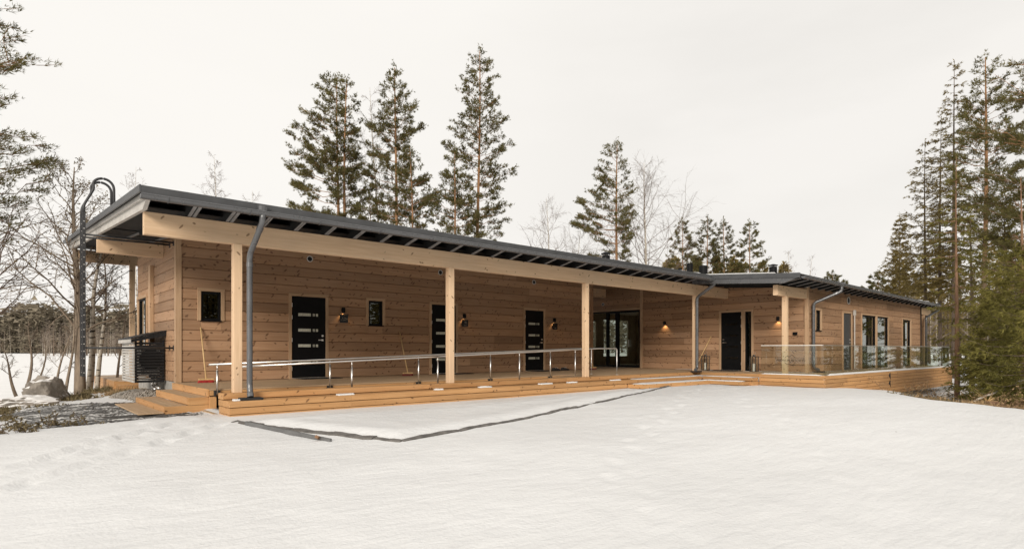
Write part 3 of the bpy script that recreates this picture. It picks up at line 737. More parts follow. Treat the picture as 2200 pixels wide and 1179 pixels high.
# ------------------------------------------------------------------ terrace, ramp, steps
ter = tag(empty('timber_terrace', (3.0, 10.2, -.4)), 'fresh pine terrace with ramp, kerb and steps running along the house', 'terrace')
DW = 'deck_wood'
y = 11.92; k = 0
while y < YA - .02:
    y1 = min(y + .118, YA - .002); js = [3.01, XA1 + .0 if False else 8.0 + (k % 3) * 1.7, 13.4 + (k % 2) * 1.3, XB - .003]
    for a, b in zip(js, js[1:]): box('deck_board', a, b - .003, y, y1, -.028, 0 - .001 * (k % 2), 'board_wood', ter, .003)
    y += .124; k += 1
y = 10.86
while y < 11.9: box('deck_board', 13.3, XB - .003, y, y + .118, -.028, -.001, 'board_wood', ter, .003); y += .124
y = YA + .01
while y < 19.4: box('deck_board', XA1 + .005, XB - .003, y, y + .118, -.028, -.001, 'board_wood', ter, .003); y += .124
x = 17.50
while x < XB - .05: box('deck_board', x, x + .118, 6.72, 10.84, -.029, -.002, 'board_wood', ter, .003); x += .124
y = 6.72
while y < YB - .05: box('deck_board', XB + .02, XBE + .6, y, y + .118, -.028, -.001, 'board_wood', ter, .003); y += .124
def planks(x0, x1, y0, y1, z1, rows, h=.112, ax='x', step=4.2, seed=0, mt=DW):
    rr = random.Random(seed); z = z1
    for r in range(rows):
        L0, L1 = (x0, x1) if ax == 'x' else (y0, y1); a = L0; off = rr.uniform(.35, 1) * step
        while a < L1 - .01:
            b = min(a + off, L1); off = step
            if L1 - b < .4: b = L1
            j = rr.uniform(0, .003)
            if ax == 'x': box('plank', a, b - .002, y0 + j, y1, z - h + .008, z, mt, ter, .007)
            else: box('plank', x0 + j, x1, a, b - .002, z - h + .008, z, mt, ter, .007)
            a = b
        z -= h
planks(3.01, 13.3, 11.885, 11.919, -.030, 1, .10, seed=1)                     # edge board of the upper deck
# ramp between the deck and the kerb
v = [(2.87, 10.84, -.375), (13.3, 10.84, -.004), (13.3, 11.88, -.004), (2.87, 11.88, -.375)]
wmesh('ramp', v + [(a, b, c - .05) for a, b, c in v], [(0, 1, 2, 3), (7, 6, 5, 4), (0, 4, 5, 1), (1, 5, 6, 2), (2, 6, 7, 3), (3, 7, 4, 0)], 'board_wood', ter)
planks(2.87, 17.44, 10.55, 10.83, 0.0, 1, .108, seed=2)                       # kerb under the posts
planks(2.87, 17.0, 10.185, 10.548, -.110, 1, .108, seed=3)                    # bench step below it
planks(2.872, 17.0, 10.55, 10.826, -.111, 1, .108, seed=31)
planks(2.872, 13.2, 10.19, 10.80, -.220, 2, .112, seed=4)
planks(13.2, 16.62, 9.68, 10.18, -.220, 1, .112, seed=5, step=3.6)            # lowest entrance step
planks(13.22, 16.6, 9.70, 10.18, -.333, 1, .112, seed=6)
planks(17.40, 17.495, 8.53, 10.83, 0.0, 1, .108, 'y', seed=7)                 # entrance steps on the right wing side
planks(17.02, 17.40, 8.53, 10.183, -.110, 1, .108, 'y', seed=8)
planks(16.63, 17.02, 8.62, 10.183, -.221, 1, .108, 'y', seed=9)
planks(16.66, 17.3, 8.55, 10.15, -.332, 1, .108, 'y', seed=10)
planks(17.44, 17.495, 6.66, 8.528, .0, 4, .112, 'y', seed=11)                 # skirt of the right terrace
planks(17.44, 31.0, 6.62, 6.658, .0, 7, .112, seed=12, step=3.1)
planks(30.97, 31.0, 6.66, 7.94, .0, 7, .112, 'y', seed=13)
box('step_filler', 17.025, 17.438, 8.535, 10.17, -.45, -.222, DW, ter, .004)
box('seam_shade_backing', 17.6, 30.9, 6.662, 6.70, -.78, -.03, 'soffit_paint', ter)  # near-black backing added so the plank seams read as shaded
box('seam_shade_backing', 17.50, 17.54, 6.72, 8.5, -.6, -.03, 'soffit_paint', ter); box('seam_shade_backing', 2.9, 13.2, 10.30, 10.36, -.5, -.12, 'soffit_paint', ter)  # same painted shade behind the side skirt and the kerb step
for z in (-.16, -.42):
    m = MB(); m.v = [(22.9, 6.612, z), (22.74, 6.612, z + .015), (22.86, 6.612, z + .11), (22.9, 6.612, z + .12), (22.93, 6.612, z - .12), (22.86, 6.612, z - .05)]
    n_ = 6; m.v += [(a, 6.62, c) for a, b, c in m.v]; m.f = [(0, 1, 2, 3), (0, 3, 4), (0, 4, 5, 1), (6, 9, 8, 7)] + [(1, 7, 8, 2), (2, 8, 9, 3), (3, 9, 10, 4), (4, 10, 11, 5), (5, 11, 7, 1)]
    m.build('hinge_plate', 'rubber', ter)
# left steps
for x0, x1, zt in ((2.655, 3.008, -.14), (2.28, 2.655, -.28)):
    n = 3; wd = (x1 - x0 - .03) / n
    for i in range(n): box('tread_board', x0 + .03 + i * wd, x0 + .03 + (i + 1) * wd - .004, 11.98, 14.75, zt - .03, zt, 'board_wood', ter, .003)
    box('riser', x0, x0 + .028, 11.98, 14.75, zt - .135, zt, DW, ter, .003)
box('riser', 2.98, 3.008, 11.93, 14.83, -.137, -.001, DW, ter, .003)
box('riser', 2.284, 2.31, 11.985, 14.745, -.43, -.418, DW, ter)
box('side_board', 2.285, 3.1, 11.945, 11.978, -.42, -.285, DW, ter, .003); box('side_board', 2.66, 3.1, 11.946, 11.978, -.281, -.145, DW, ter, .003); box('side_board', 3.0, 3.12, 11.886, 11.93, -.42, -.14, DW, ter, .003)
# lake side terrace seen past the end wall
for r in range(6): box('plank', 2.55, 2.60, 19.9, 24.2, -.16 - .12 * r - .117, -.16 - .12 * r, DW, ter, .004)
for r in range(6): box('plank', 2.60, 5.0, 19.86, 19.90, -.16 - .12 * r - .117, -.16 - .12 * r, DW, ter, .004)
box('deck_board', 2.56, 12, 19.92, 24.2, -.158, -.13, 'board_wood', ter)
# board laid at the foot of the steps
o = box('ground_board', 1.87, 2.26, 11.9, 14.45, -.395, -.372, 'board_wood', None, .003); tag(o, 'pale wooden board lying flat at the foot of the left steps', 'board')

# ------------------------------------------------------------------ snow left on the treads
def snow_patch(x0, x1, y0, y1, z, h, seed):
    rr = np.random.default_rng(seed); n = 22; a = np.linspace(0, 2 * np.pi, n, endpoint=False); cx, cy = (x0 + x1) / 2, (y0 + y1) / 2
    c, s = np.cos(a), np.sin(a); ex = np.sign(c) * np.abs(c) ** .35; ey = np.sign(s) * np.abs(s) ** .35
    j = 1 + rr.uniform(-.09, .03, n)
    r0 = np.stack([cx + (x1 - x0) / 2 * ex * j, cy + (y1 - y0) / 2 * ey * j, np.full(n, z + .001)], 1)
    r1 = np.stack([cx + (x1 - x0) / 2 * ex * j * .97, cy + (y1 - y0) / 2 * ey * j * .88, z + h * rr.uniform(.6, 1, n)], 1)
    f = [(i, (i + 1) % n, n + (i + 1) % n, n + i) for i in range(n)] + [tuple(range(n, 2 * n))]
    o = wmesh('snow_patch', np.concatenate([r0, r1]), f, 'snow'); tag(o, kind='stuff')
snow_patch(13.25, 16.7, 9.72, 10.17, -.219, .022, 1); snow_patch(13.6, 17.0, 10.2, 10.53, -.109, .014, 2)
snow_patch(16.66, 17.0, 8.68, 10.1, -.22, .022, 3); snow_patch(17.05, 17.38, 8.58, 10.15, -.109, .018, 4)
for i, (a, l) in enumerate(((4.75, .42), (8.05, .45), (9.9, .55), (6.9, .25), (10.9, .42), (12.6, .5), (2.95, .13))): snow_patch(a, a + l * .8, 10.24, 10.36, -.109, .03, 10 + i)
snow_patch(17.5, 31.0, 6.62, 6.69, 0.0, .055, 5); snow_patch(17.44, 17.505, 6.7, 8.5, 0.0, .03, 6)

# ------------------------------------------------------------------ steel handrail along the ramp
def rail_z(x): return .455 + (min(x, 12.9) - 3.0) * (.765 - .455) / (12.9 - 3.0)
def handrail(y, xs, x0, x1, label, xe):
    def rail_z(x, y=y): return .455 + (min(x, 12.9) - 3.0) * (.765 - .455) / 9.9 - (.035 * (12.9 - min(x, 12.9)) / 9.9 if y < 11.5 else 0)
    e = tag(empty('steel_handrail', (x0, y, -.2)), label, 'handrail', 'ramp handrails')
    pts = [(x0, y, rail_z(x0))] + [(x, y, rail_z(x)) for x in (6.0, 9.0, 12.9)] + [(xe, y, .772), (xe, y, .0)]
    MB().tube(bend(pts, .07, 5), .021, 10).build('rail', 'steel', e, True)
    for x in xs:
        zt = rail_z(x) - .02; zb = -.09 if y > 11.5 else -.10
        MB().tube([(x, y, zb), (x, y, zt - .09)], .019, 10).build('post', 'steel', e, True)
        MB().tube([(x, y, zt - .09), (x, y, zt)], .012, 8).build('rail_bracket', 'steel', e, True)
        if y > 11.5:
            m = MB(); m.box(x - .05, x - .03, y - .03, y + .05, -.13, -.02); m.box(x + .03, x + .05, y - .03, y + .05, -.13, -.02); m.build('foot_clamp', 'rubber', e)
    MB().tube([(xe, y, .001), (xe, y, .012)], .05, 12).build('base_plate', 'steel', e)
handrail(11.84, (3.12, 5.31, 7.48, 9.65, 11.83), 2.98, 0, 'brushed steel handrail on the house side of the ramp', 13.58)
handrail(11.0, (5.39, 7.45, 9.9, 11.95), 3.3, 0, 'brushed steel handrail on the outer side of the ramp behind the timber kerb', 13.74)

# ------------------------------------------------------------------ glass balustrade of the right terrace
gb = tag(empty('glass_balustrade', (17.5, 6.7, 0)), 'frameless glass balustrade around the right terrace', 'balustrade')
box('pane', 17.515, 17.53, 6.72, 8.50, .012, .845, 'rail_glass', gb)
xs = np.linspace(17.53, 30.9, 8)
for a, b in zip(xs, xs[1:]): box('pane', a + .006, b - .006, 6.705, 6.72, .012, .845, 'rail_glass', gb)
box('pane', 30.89, 30.905, 6.74, 7.92, .012, .845, 'rail_glass', gb)
box('cap_rail', 17.508, 17.537, 6.72, 8.50, .846, .868, 'white_plastic', gb, .003)
box('cap_rail', 17.508, 30.91, 6.70, 6.726, .8465, .866, 'steel', gb, .003)
box('base_channel', 17.50, 17.545, 6.72, 8.50, -.001, .012, 'steel', gb); box('base_channel', 17.545, 30.9, 6.69, 6.735, -.001, .012, 'steel', gb)
def text_mesh(body, size, material, parent, origin, ax, name='lettering', extr=.0006, align='CENTER'):
    """ax: unit vector of the reading direction; letters stand upright"""
    cu = bpy.data.curves.new('lettering', 'FONT'); cu.body = body; cu.size = size; cu.extrude = extr; cu.align_x = align
    to = bpy.data.objects.new('tmp_text', cu); COL.objects.link(to); bpy.context.view_layer.update()
    me = bpy.data.meshes.new_from_object(to.evaluated_get(bpy.context.evaluated_depsgraph_get())); bpy.data.objects.remove(to)
    me.materials.clear(); me.materials.append(M[material]); a = Vector(ax).normalized(); up = Vector((0, 0, 1)); nn = a.cross(up)
    me.transform(Matrix(((a.x, up.x, nn.x, 0), (a.y, up.y, nn.y, 0), (a.z, up.z, nn.z, 0), (0, 0, 0, 1))))
    return link(bpy.data.objects.new(name, me), parent, origin)
gy_ = 7.62
text_mesh('PREMIUM RESORTS', .098, 'etched_print', gb, (17.512, gy_, .385), (0, -1, 0))
def stroke(pts, wd=.006, parent=gb, mt='etched_print', name='emblem'):
    m = MB()
    for p, q in zip(pts, pts[1:]): m.tube([p, q], wd, 4)
    m.build(name, mt, parent)
for sg, zc in ((1, .52), (-1, .33)):
    stroke([(17.512, gy_ + .17, zc - sg * .03), (17.512, gy_ + .09, zc + sg * .03), (17.512, gy_ + .04, zc), (17.512, gy_ - .04, zc + sg * .06), (17.512, gy_ - .15, zc - sg * .03)])

# ------------------------------------------------------------------ wall lamps with name plates
def wall_lamp(plane, c, u, z, label, power=1.1, hood=.13, r=.043):
    p = (u, c - .065, z) if plane == 'y' else (c - .065, u, z)
    e = tag(empty('wall_lamp', p), label, 'lamp', 'outdoor wall lamps')
    m = MB().tube([(p[0], p[1], z), (p[0], p[1], z + hood)], r, 16, False)
    m.tube([(p[0], p[1], z + hood), (p[0], p[1], z + hood + .004)], r, 16); m.build('lamp_body', 'black_paint', e)
    m = MB()
    if plane == 'y': m.box(u - .03, u + .03, c - .03, c - .002, z + .02, z + hood - .01)
    else: m.box(c - .03, c - .002, u - .03, u + .03, z + .02, z + hood - .01)
    m.build('wall_bracket', 'black_paint', e)
    MB().tube([(p[0], p[1], z + .035), (p[0], p[1], z + .04)], r * .9, 14).build('lamp_glass', 'lamp_glow', e)
    ld = bpy.data.lights.new('lamp_light', 'SPOT'); ld.energy = power; ld.color = (1.0, .66, .32); ld.spot_size = R(115); ld.spot_blend = .6; ld.shadow_soft_size = .02
    lo = bpy.data.objects.new('lamp_light', ld); link(lo, e, (p[0], p[1], z + .028))
m_ = bpy.data.materials.new('lamp_glow'); m_.use_nodes = True; M['lamp_glow'] = m_
b_ = m_.node_tree.nodes['Principled BSDF']; b_.inputs['Emission Color'].default_value = (1, .62, .28, 1); b_.inputs['Emission Strength'].default_value = 4; b_.inputs['Base Color'].default_value = (.8, .7, .5, 1)
def plate(u, label, marks):
    e = tag(empty('name_plate', (u, YA, 1.44)), label, 'sign', 'name plates below the lamps')
    m = MB(); m.box(u - .118, u + .118, YA - .085, YA - .073, 1.445, 1.665); m.build('plate', 'sign_face', e)
    m = MB(); m.box(u - .07, u + .07, YA - .073, YA - .004, 1.50, 1.60); m.build('bracket', 'black_paint', e)
    for pts in marks:
        q = MB()
        for a, b in zip(pts, pts[1:]): q.tube([(u + a[0], YA - .086, 1.555 + a[1]), (u + b[0], YA - .086, 1.555 + b[1])], .0035, 4)
        q.build('plate_mark', 'sign_mark', e)
lx = (7.011, 11.02, 15.0)
nm = ('first door', 'middle door behind the post', 'third door')
mk = ([[(-.08, -.03), (-.05, -.03)], [(-.03, -.035), (.06, -.03)], [(-.04, .0), (-.035, .03)], [(.0, .0), (.01, .03)], [(.03, .01), (.06, .02), (.065, -.01)], [(.085, -.03), (.09, .02)]],
      [[(-.04, .05), (.0, .0), (.03, .06)], [(.0, .0), (.06, .03), (.03, -.02)], [(-.05, -.07), (.05, -.07)]],
      [[(-.05, -.05), (.05, -.05)], [(-.03, -.07), (.03, -.07)]])
for u, n, q in zip(lx, nm, mk):
    wall_lamp('y', YA, u, 1.715, 'black cylinder wall lamp beside the ' + n, 3.0)
    plate(u, 'small black name plate under the lamp beside the ' + n, q)
wall_lamp('x', XB, 13.25, 1.69, 'lit cylinder wall lamp on the dark wall between glass door and downpipe', 6.0)
wall_lamp('x', XB, 8.87, 1.69, 'lit cylinder wall lamp right of the entrance door, by the short post', 6.0)
m = MB(); m.box(XB - .03, XB - .003, 8.26, 8.40, 1.20, 1.30); o = m.build('wall_socket', 'black_paint'); tag(o, 'black outdoor socket on the entrance wall near the corner', 'socket')

# ------------------------------------------------------------------ small things on the terrace
def broom(foot, topp, label, head=.30, bris='red_bristle', ax=(1, 0, 0)):
    e = tag(empty('broom', foot), label, 'broom'); f = np.array(foot); t = np.array(topp); a = np.array(ax)
    b = f + (0, 0, .085); MB().tube([b, t], [.016, .015], 8).build('handle', 'stick_wood', e, True)
    q = np.array((-a[1], a[0], 0)); m = MB(); v = []
    for s in (-1, 1):
        for w_ in (-1, 1):
            for z in (.062, .095): v.append(f + a * s * head / 2 + q * w_ * .03 + (0, 0, z))
    m.add([tuple(p) for p in v], HEX); m.build('broom_head', 'stick_wood', e)
    m = MB(); rr = random.Random(3)
    for i in range(46):
        s = (i / 45 - .5) * (head - .02)
        for w_ in (-.02, 0, .02):
            p = f + a * s + q * w_; fl = s * .18
            m.tube([p + (0, 0, .062), p + a * (fl + rr.uniform(-.01, .01)) + q * (w_ * .5) + (0, 0, .004)], [.0045, .0035], 4, False)
    m.build('bristles', bris, e)
broom((3.54, 14.30, 0), (3.555, 14.82, 1.24), 'broom with bright red bristles leaning by the leftmost window')
plain('dark_bristle', (0.16, 0.022, 0.016), 0.7, 0, 0.4, 60)
broom((8.72, 14.36, 0), (8.73, 14.82, 1.24), 'broom with dark red bristles leaning left of the middle door', bris='dark_bristle')
broom((16.62, 14.40, 0), (16.36, 14.82, 1.21), 'broom mostly hidden behind the third timber post', bris='dark_bristle')
broom((19.12, 11.72, 0), (19.47, 11.30, 1.2), 'stick with a small head leaning left of the entrance door behind a lantern', .14, 'dark_bristle', (0, 1, 0))

def lantern(x, y, label, h=.50, wd=.20):
    e = tag(empty('lantern', (x, y, 0)), label, 'lantern', 'steel lanterns beside the entrance door'); m = MB(); a = wd / 2
    for sx in (-1, 1):
        for sy in (-1, 1): m.box(x + sx * a - .009, x + sx * a + .009, y + sy * a - .009, y + sy * a + .009, .012, h)
    for z in (.001, h): m.box(x - a - .012, x + a + .012, y - a - .012, y + a + .012, z, z + .012)
    m.build('frame', 'dark_steel', e)
    for sx in (-1, 1):
        box('pane', x + sx * a - .002, x + sx * a + .002, y - a + .01, y + a - .01, .014, h - .002, 'clear_glass', e); box('pane', x - a + .01, x + a - .01, y + sx * a - .002, y + sx * a + .002, .014, h - .002, 'clear_glass', e)
    MB().tube([(x, y, .014), (x, y, .25), (x, y, .262)], [.045, .045, .03], 14).build('candle', 'candle_wax', e)
    MB().tube([(x, y, h + .012), (x, y, h + .05), (x, y, h + .06)], [.05, .03, .012], 10).build('cap', 'dark_steel', e)
    MB().tube([(x, y + .055 * math.cos(t), h + .115 + .055 * math.sin(t)) for t in np.linspace(0, 2 * np.pi, 17)], .007, 6).build('ring_handle', 'steel', e)
lantern(19.2, 11.36, 'square steel lantern with white candle left of the entrance door'); lantern(19.2, 9.56, 'square steel lantern with white candle right of the entrance door by the glass')

def shoe(x, y, ang, label):
    n = 10; sec = []
    prof = [(-.14, .035, .075, .0), (-.11, .042, .10, 0), (-.06, .042, .095, 0), (-.02, .043, .07, 0), (.04, .05, .058, 0), (.09, .05, .048, 0), (.13, .035, .035, 0), (.15, .01, .02, 0)]
    V = []
    for (l, wd, h, _) in prof:
        for k in range(n):
            a = 2 * math.pi * k / n; V.append((l, wd * math.cos(a), h / 2 + .012 + h / 2 * math.sin(a)))
    Fq = [(i * n + j, i * n + (j + 1) % n, (i + 1) * n + (j + 1) % n, (i + 1) * n + j) for i in range(len(prof) - 1) for j in range(n)] + [tuple(range(n))[::-1], tuple(range((len(prof) - 1) * n, len(prof) * n))]
    c, s = math.cos(ang), math.sin(ang); T = lambda p: (x + p[0] * c - p[1] * s, y + p[0] * s + p[1] * c, p[2])
    e = tag(empty('shoe', (x, y, 0)), label, 'shoe', 'shoes by the third door')
    wmesh('upper', [T(p) for p in V], Fq, 'shoe_leather', e, True)
    so_ = [(l, wd * sg * 1.05) for sg in (1, -1) for (l, wd, h, _) in (prof if sg == 1 else prof[::-1])]; k = len(so_)
    wmesh('sole', [T((a, b, .001)) for a, b in so_] + [T((a, b, .02)) for a, b in so_], [tuple(range(k)), tuple(range(2 * k - 1, k - 1, -1))] + [(i, k + i, k + (i + 1) % k, (i + 1) % k) for i in range(k)], 'rubber', e)
    m = MB(); 
    for q in (-.02, .005, .03): m.tube([T((q, -.028, .09 - q)), T((q + .01, 0, .098 - q)), T((q, .028, .09 - q))], .004, 5)
    m.build('laces', 'white_plastic', e)
shoe(14.74, 14.50, -.2, 'dark shoe nearest the third door'); shoe(14.88, 14.55, -.05, 'dark shoe second from the third door')
shoe(15.16, 14.46, -.3, 'dark shoe third from the third door'); shoe(15.30, 14.52, -.1, 'dark shoe farthest right from the third door')
for x0, x1, lb in ((5.72, 6.75, 'black rubber doormat in front of the first door'), (9.95, 11.0, 'black rubber doormat at the middle door behind the post'), (13.7, 14.75, 'black rubber doormat at the third door')):
    e = tag(empty('doormat', (x0, 14.3, 0)), lb, 'doormat', 'doormats'); box('mat_base', x0, x1, 14.28, 14.78, .0008, .012, 'rubber', e, .003)
    for k in range(9): box('rib', x0 + .03, x1 - .03, 14.31 + k * .05, 14.325 + k * .05, .0125, .017, 'rubber', e)
e = tag(empty('doormat', (18.7, 10.0, 0)), 'black rubber doormat at the entrance door of the right wing', 'doormat', 'doormats'); box('mat_base', 18.75, 19.4, 10.05, 11.05, .0008, .012, 'rubber', e, .003)
for k in range(9): box('rib', 18.8 + k * .065, 18.815 + k * .065, 10.08, 11.02, .0125, .017, 'rubber', e)

# ------------------------------------------------------------------ roof ladder
lad = tag(empty('roof_ladder', (1.415, 15.3, .17)), 'tall dark steel ladder hooked over the left roof edge', 'ladder')
for y in (15.12, 15.50):
    m = MB(); m.box(1.385, 1.445, y - .025, y + .025, .17, 3.60); m.build('side_rail', 'dark_steel', lad)
    pts = [(1.415, y, 3.58), (1.415, y, 3.74)] + [(1.415 + .17, y, 4.10)] + [(1.75 + .19 * math.cos(a), y, 4.16 + .19 * math.sin(a)) for a in np.linspace(2.7, .0, 9)] + [(1.945, y, rtop(y) + .01)]
    MB().tube(bend(pts, .05, 3), .026, 10).build('grab_hook', 'dark_steel', lad, True)
for z in np.arange(.30, 3.55, .30): MB().tube([(1.415, 15.141, z), (1.415, 15.479, z)], .013, 8).build('rung', 'dark_steel', lad, True)
for y in (15.12, 15.50):
    for z in (3.13, .77):
        MB().tube([(1.437, y, z), (XA0 - .012, y, z + (.0 if z < 1 else .02))], .02, 8).build('standoff', 'dark_steel', lad, True)
        m = MB(); m.box(XA0 - .012, XA0 - .001, y - .04, y + .04, z - .05, z + .06); m.build('wall_plate', 'dark_steel', lad)
    for z in np.arange(.24, 3.5, .15):
        m = MB(); m.box(1.405, 1.427, y - .0275, y - .0252, z, z + .022); m.build('rail_hole', 'steel', lad)

# ------------------------------------------------------------------ slatted heat pump cover
hp = tag(empty('slatted_cover', (2.75, 16.7, -.04)), 'black slatted cover with sloping lid over a heat pump on the left end wall', 'cover')
for i in range(14):
    z = -.03 + i * .068
    box('slat', 2.447, XA0 - .03, 15.94, 15.962, z, z + .052, 'slat_paint', hp, .003)
    box('slat', 2.425, 2.446, 15.945, 17.6, z, z + .052, 'barge_paint', hp, .003)  # left side slats pale grey, front slats black
for x, y in ((2.47, 15.985), (2.47, 17.57), (3.03, 15.985), (3.03, 17.57)): box('upright', x - .02, x + .02, y - .02, y + .02, -.02, .96, 'slat_paint', hp)
v = []
for x, z in ((2.36, .97), (XA0 - .004, 1.16)): v += [(x, y, z + q) for y in (15.86, 17.68) for q in (0, .03)]
wmesh('lid', v, HEX, 'slat_paint', hp)
v = []
for x, z in ((2.365, .90), (XA0 - .006, 1.06)): v += [(x, y, z + q) for y in (15.865, 15.885) for q in (0, .098 if z > 1 else .068)]
wmesh('lid_skirt', v, HEX, 'slat_paint', hp)
box('lid_skirt', 2.355, 2.38, 15.89, 17.67, .89, .968, 'barge_paint', hp)  # left skirt pale grey like the slats below it
m = MB(); m.box(2.60, 2.98, 16.12, 17.3, .12, .82); m.build('heat_pump', 'white_plastic', hp)
MB().tube([(2.79, 16.118, .5), (2.79, 16.10, .5)], .24, 20).build('fan_grille', 'dark_steel', hp)
for z, a, b in ((.12, 2.52, 2.72), (.06, 2.52, 2.76)): box('drain_bar', a, b, 15.935, 15.9395, z, z + .016, 'steel', hp)
m = MB(); m.tube(bend([(2.93, 16.3, .12), (2.93, 16.3, -.12), (2.93, 15.9, -.18)], .05), .035, 8); m.tube(bend([(2.86, 16.3, .12), (2.86, 16.3, -.14), (2.86, 15.95, -.2)], .05), .03, 8); m.build('pipe', 'steel', hp, True)

# ------------------------------------------------------------------ paving, stone edging, boulder, gravel
n1, n2 = 110, 160
xs = np.linspace(-.1, 2.86, n1); ys = np.linspace(10.75, 15.3, n2); PX, PY = np.meshgrid(xs, ys, indexing='ij')
PZ = -.402 + .012 * wav(PX * 2.3, PY * 2.3 + 3) + .012 * wav(PX * 9, PY * 14) + .009 * wav(PX * 25, PY * 31) + .006 * rng.normal(size=PX.shape) - .05 * sstep(10.98, 10.76, PY) - .05 * sstep(.6, 0, PX) - .07 * sstep(1.5, .0, PX) * .6
idx = np.arange(n1 * n2).reshape(n1, n2)
o = trimesh('stone_paving', np.stack([PX, PY, PZ], -1).reshape(-1, 3), np.stack([idx[:-1, :-1], idx[1:, :-1], idx[1:, 1:], idx[:-1, 1:]], -1).reshape(-1, 4), 'wet_paving'); tag(o, kind='structure')

ed = tag(empty('stone_edging', (4.09, 6.92, -.55)), 'dark stone edging around the raised snow bed in front of the ramp', 'edging')
def edging(p, q, wd, step, h=.075, seed=0):
    rr = random.Random(seed); p = np.array(p); q = np.array(q); l = np.linalg.norm(q - p); t = (q - p) / l; nn = np.array((t[1], -t[0])); k = 0
    while k < l - .05:
        s = min(step * rr.uniform(.8, 1.2), l - k); n = 7; V = []; w1 = wd * rr.uniform(.75, 1.15); hk = rr.choice((1, 1, .8, .5, 1.1))
        for i in range(n):
            c = p + t * (k + .004 + (s - .008) * i / (n - 1)); a = c + nn * (w1 / 2 + rr.uniform(-.012, .012)); b = c - nn * (w1 / 2 + rr.uniform(-.006, .006))
            z = float(gz(c[0], c[1])) + h * .5 * hk + rr.uniform(-.012, .008); V += [(a[0], a[1], z - .12), (a[0], a[1], z - rr.uniform(.008, .02)), (b[0], b[1], z), (b[0], b[1], z - .12)]
        f = [(4 * i + j, 4 * i + (j + 1) % 4, 4 * i + 4 + (j + 1) % 4, 4 * i + 4 + j) for i in range(n - 1) for j in range(4)] + [(3, 2, 1, 0), tuple(4 * (n - 1) + j for j in range(4))]
        wmesh('edging_stone', V, f, 'edge_stone', ed); k += s
edging((2.74, 9.5), (4.09, 6.90), .12, .62, .06, 1); edging((4.11, 6.90), (14.5, 9.68), .055, 1.0, .07, 2)
edging((5.6, 9.52), (3.6, 9.47), .05, .6, .02, 3)
o = wmesh('loose_plank', [(2.80, 9.20, -.41), (2.84, 9.21, -.41), (3.34, 7.45, -.50), (3.37, 7.46, -.50), (2.80, 9.20, -.33), (2.84, 9.21, -.33), (3.34, 7.45, -.445), (3.37, 7.46, -.445)], [(0, 2, 3, 1), (4, 5, 7, 6), (0, 1, 5, 4), (2, 6, 7, 3), (0, 4, 6, 2), (1, 3, 7, 5)], 'grey_plank')
tag(o, 'grey plank standing on edge in the snow inside the stone edging', 'plank')
m = MB(); m.box(-.035, .035, -.022, .022, -.02, .02); o = m.build('wood_offcut', 'red_bark'); o.location = (3.24, 7.62, float(gz(3.24, 7.62)) + .05); o.rotation_euler = (.5, .3, .9); tag(o, 'small brown wood offcut in the snow beside the grey plank', 'wood offcut')

from mathutils import noise as _ns
def rock(name, cx, cy, rx, ry, rh, seed, label, rot=0):
    import bmesh
    bm = bmesh.new(); bmesh.ops.create_icosphere(bm, subdivisions=4, radius=1); r2 = np.random.default_rng(seed)
    pl = [(lambda a: a / np.linalg.norm(a))(r2.normal(size=3)) for _ in range(16)]; of = r2.uniform(.55, .92, 16)
    z0 = float(gz(cx, cy, False))
    for v in bm.verts:
        p = np.array(v.co); s = 1.0
        for a, b in zip(pl, of):
            d = p @ a
            if d > 1e-3: s = min(s, b / d)
        w_ = Vector((p[0] * 2.3 + seed, p[1] * 2.3, p[2] * 2.3)); p = p * s * (1 + .22 * _ns.fractal(w_, 1.0, 2.0, 5))
        v.co = (p[0] * rx, p[1] * ry, p[2] * rh)
    me = bpy.data.meshes.new(name); bm.to_mesh(me); bm.free(); me.materials.append(M['boulder_stone'])
    o = bpy.data.objects.new(name, me); link(o, None, (cx, cy, z0 + rh * .25)); o.rotation_euler = (0, 0, rot); return tag(o, label, 'boulder')
rock('boulder', .95, 17.7, .58, .52, .58, 4, 'big grey boulder with a snowy top by the lake shore', .6)
rock('boulder', .55, 16.3, .55, .40, .20, 9, 'low snow-capped rock in front of the big boulder', .2)
rock('boulder', -.35, 20.6, .5, .45, .35, 12, 'small dark boulder at the left picture edge by the lake', .2)
# gravel heap
m = MB(); r2 = np.random.default_rng(5)
n = 26
for i in range(n):
    for j in range(n):
        a, b = i / (n - 1) * 2 - 1, j / (n - 1) * 2 - 1; h = max(0, 1 - a * a - b * b) ** .8
        m.v.append((2.62 + a * .75, 16.2 + b * 1.7, -.52 + .30 * h + .02 * r2.normal()))
m.f = [(i * n + j, (i + 1) * n + j, (i + 1) * n + j + 1, i * n + j + 1) for i in range(n - 1) for j in range(n - 1)]
for _ in range(1500):
    a, b = r2.uniform(-1, 1, 2); h = 1 - a * a - b * b
    if h < .02: continue
    c = np.array((2.62 + a * .75, 16.2 + b * 1.7, -.515 + .30 * h ** .8)); s = r2.uniform(.012, .035, 3); q = len(m.v)
    m.v += [tuple(c + d * s) for d in np.array([(1, 0, 0), (-1, 0, 0), (0, 1, 0), (0, -1, 0), (0, 0, 1), (0, 0, -1)])]
    m.f += [tuple(q + k for k in t) for t in ((0, 2, 4), (2, 1, 4), (1, 3, 4), (3, 0, 4), (2, 0, 5), (1, 2, 5), (3, 1, 5), (0, 3, 5))]
tag(m.build('gravel_heap', 'gravel_stone'), 'heap of grey gravel against the left end wall', 'gravel', kind='stuff')

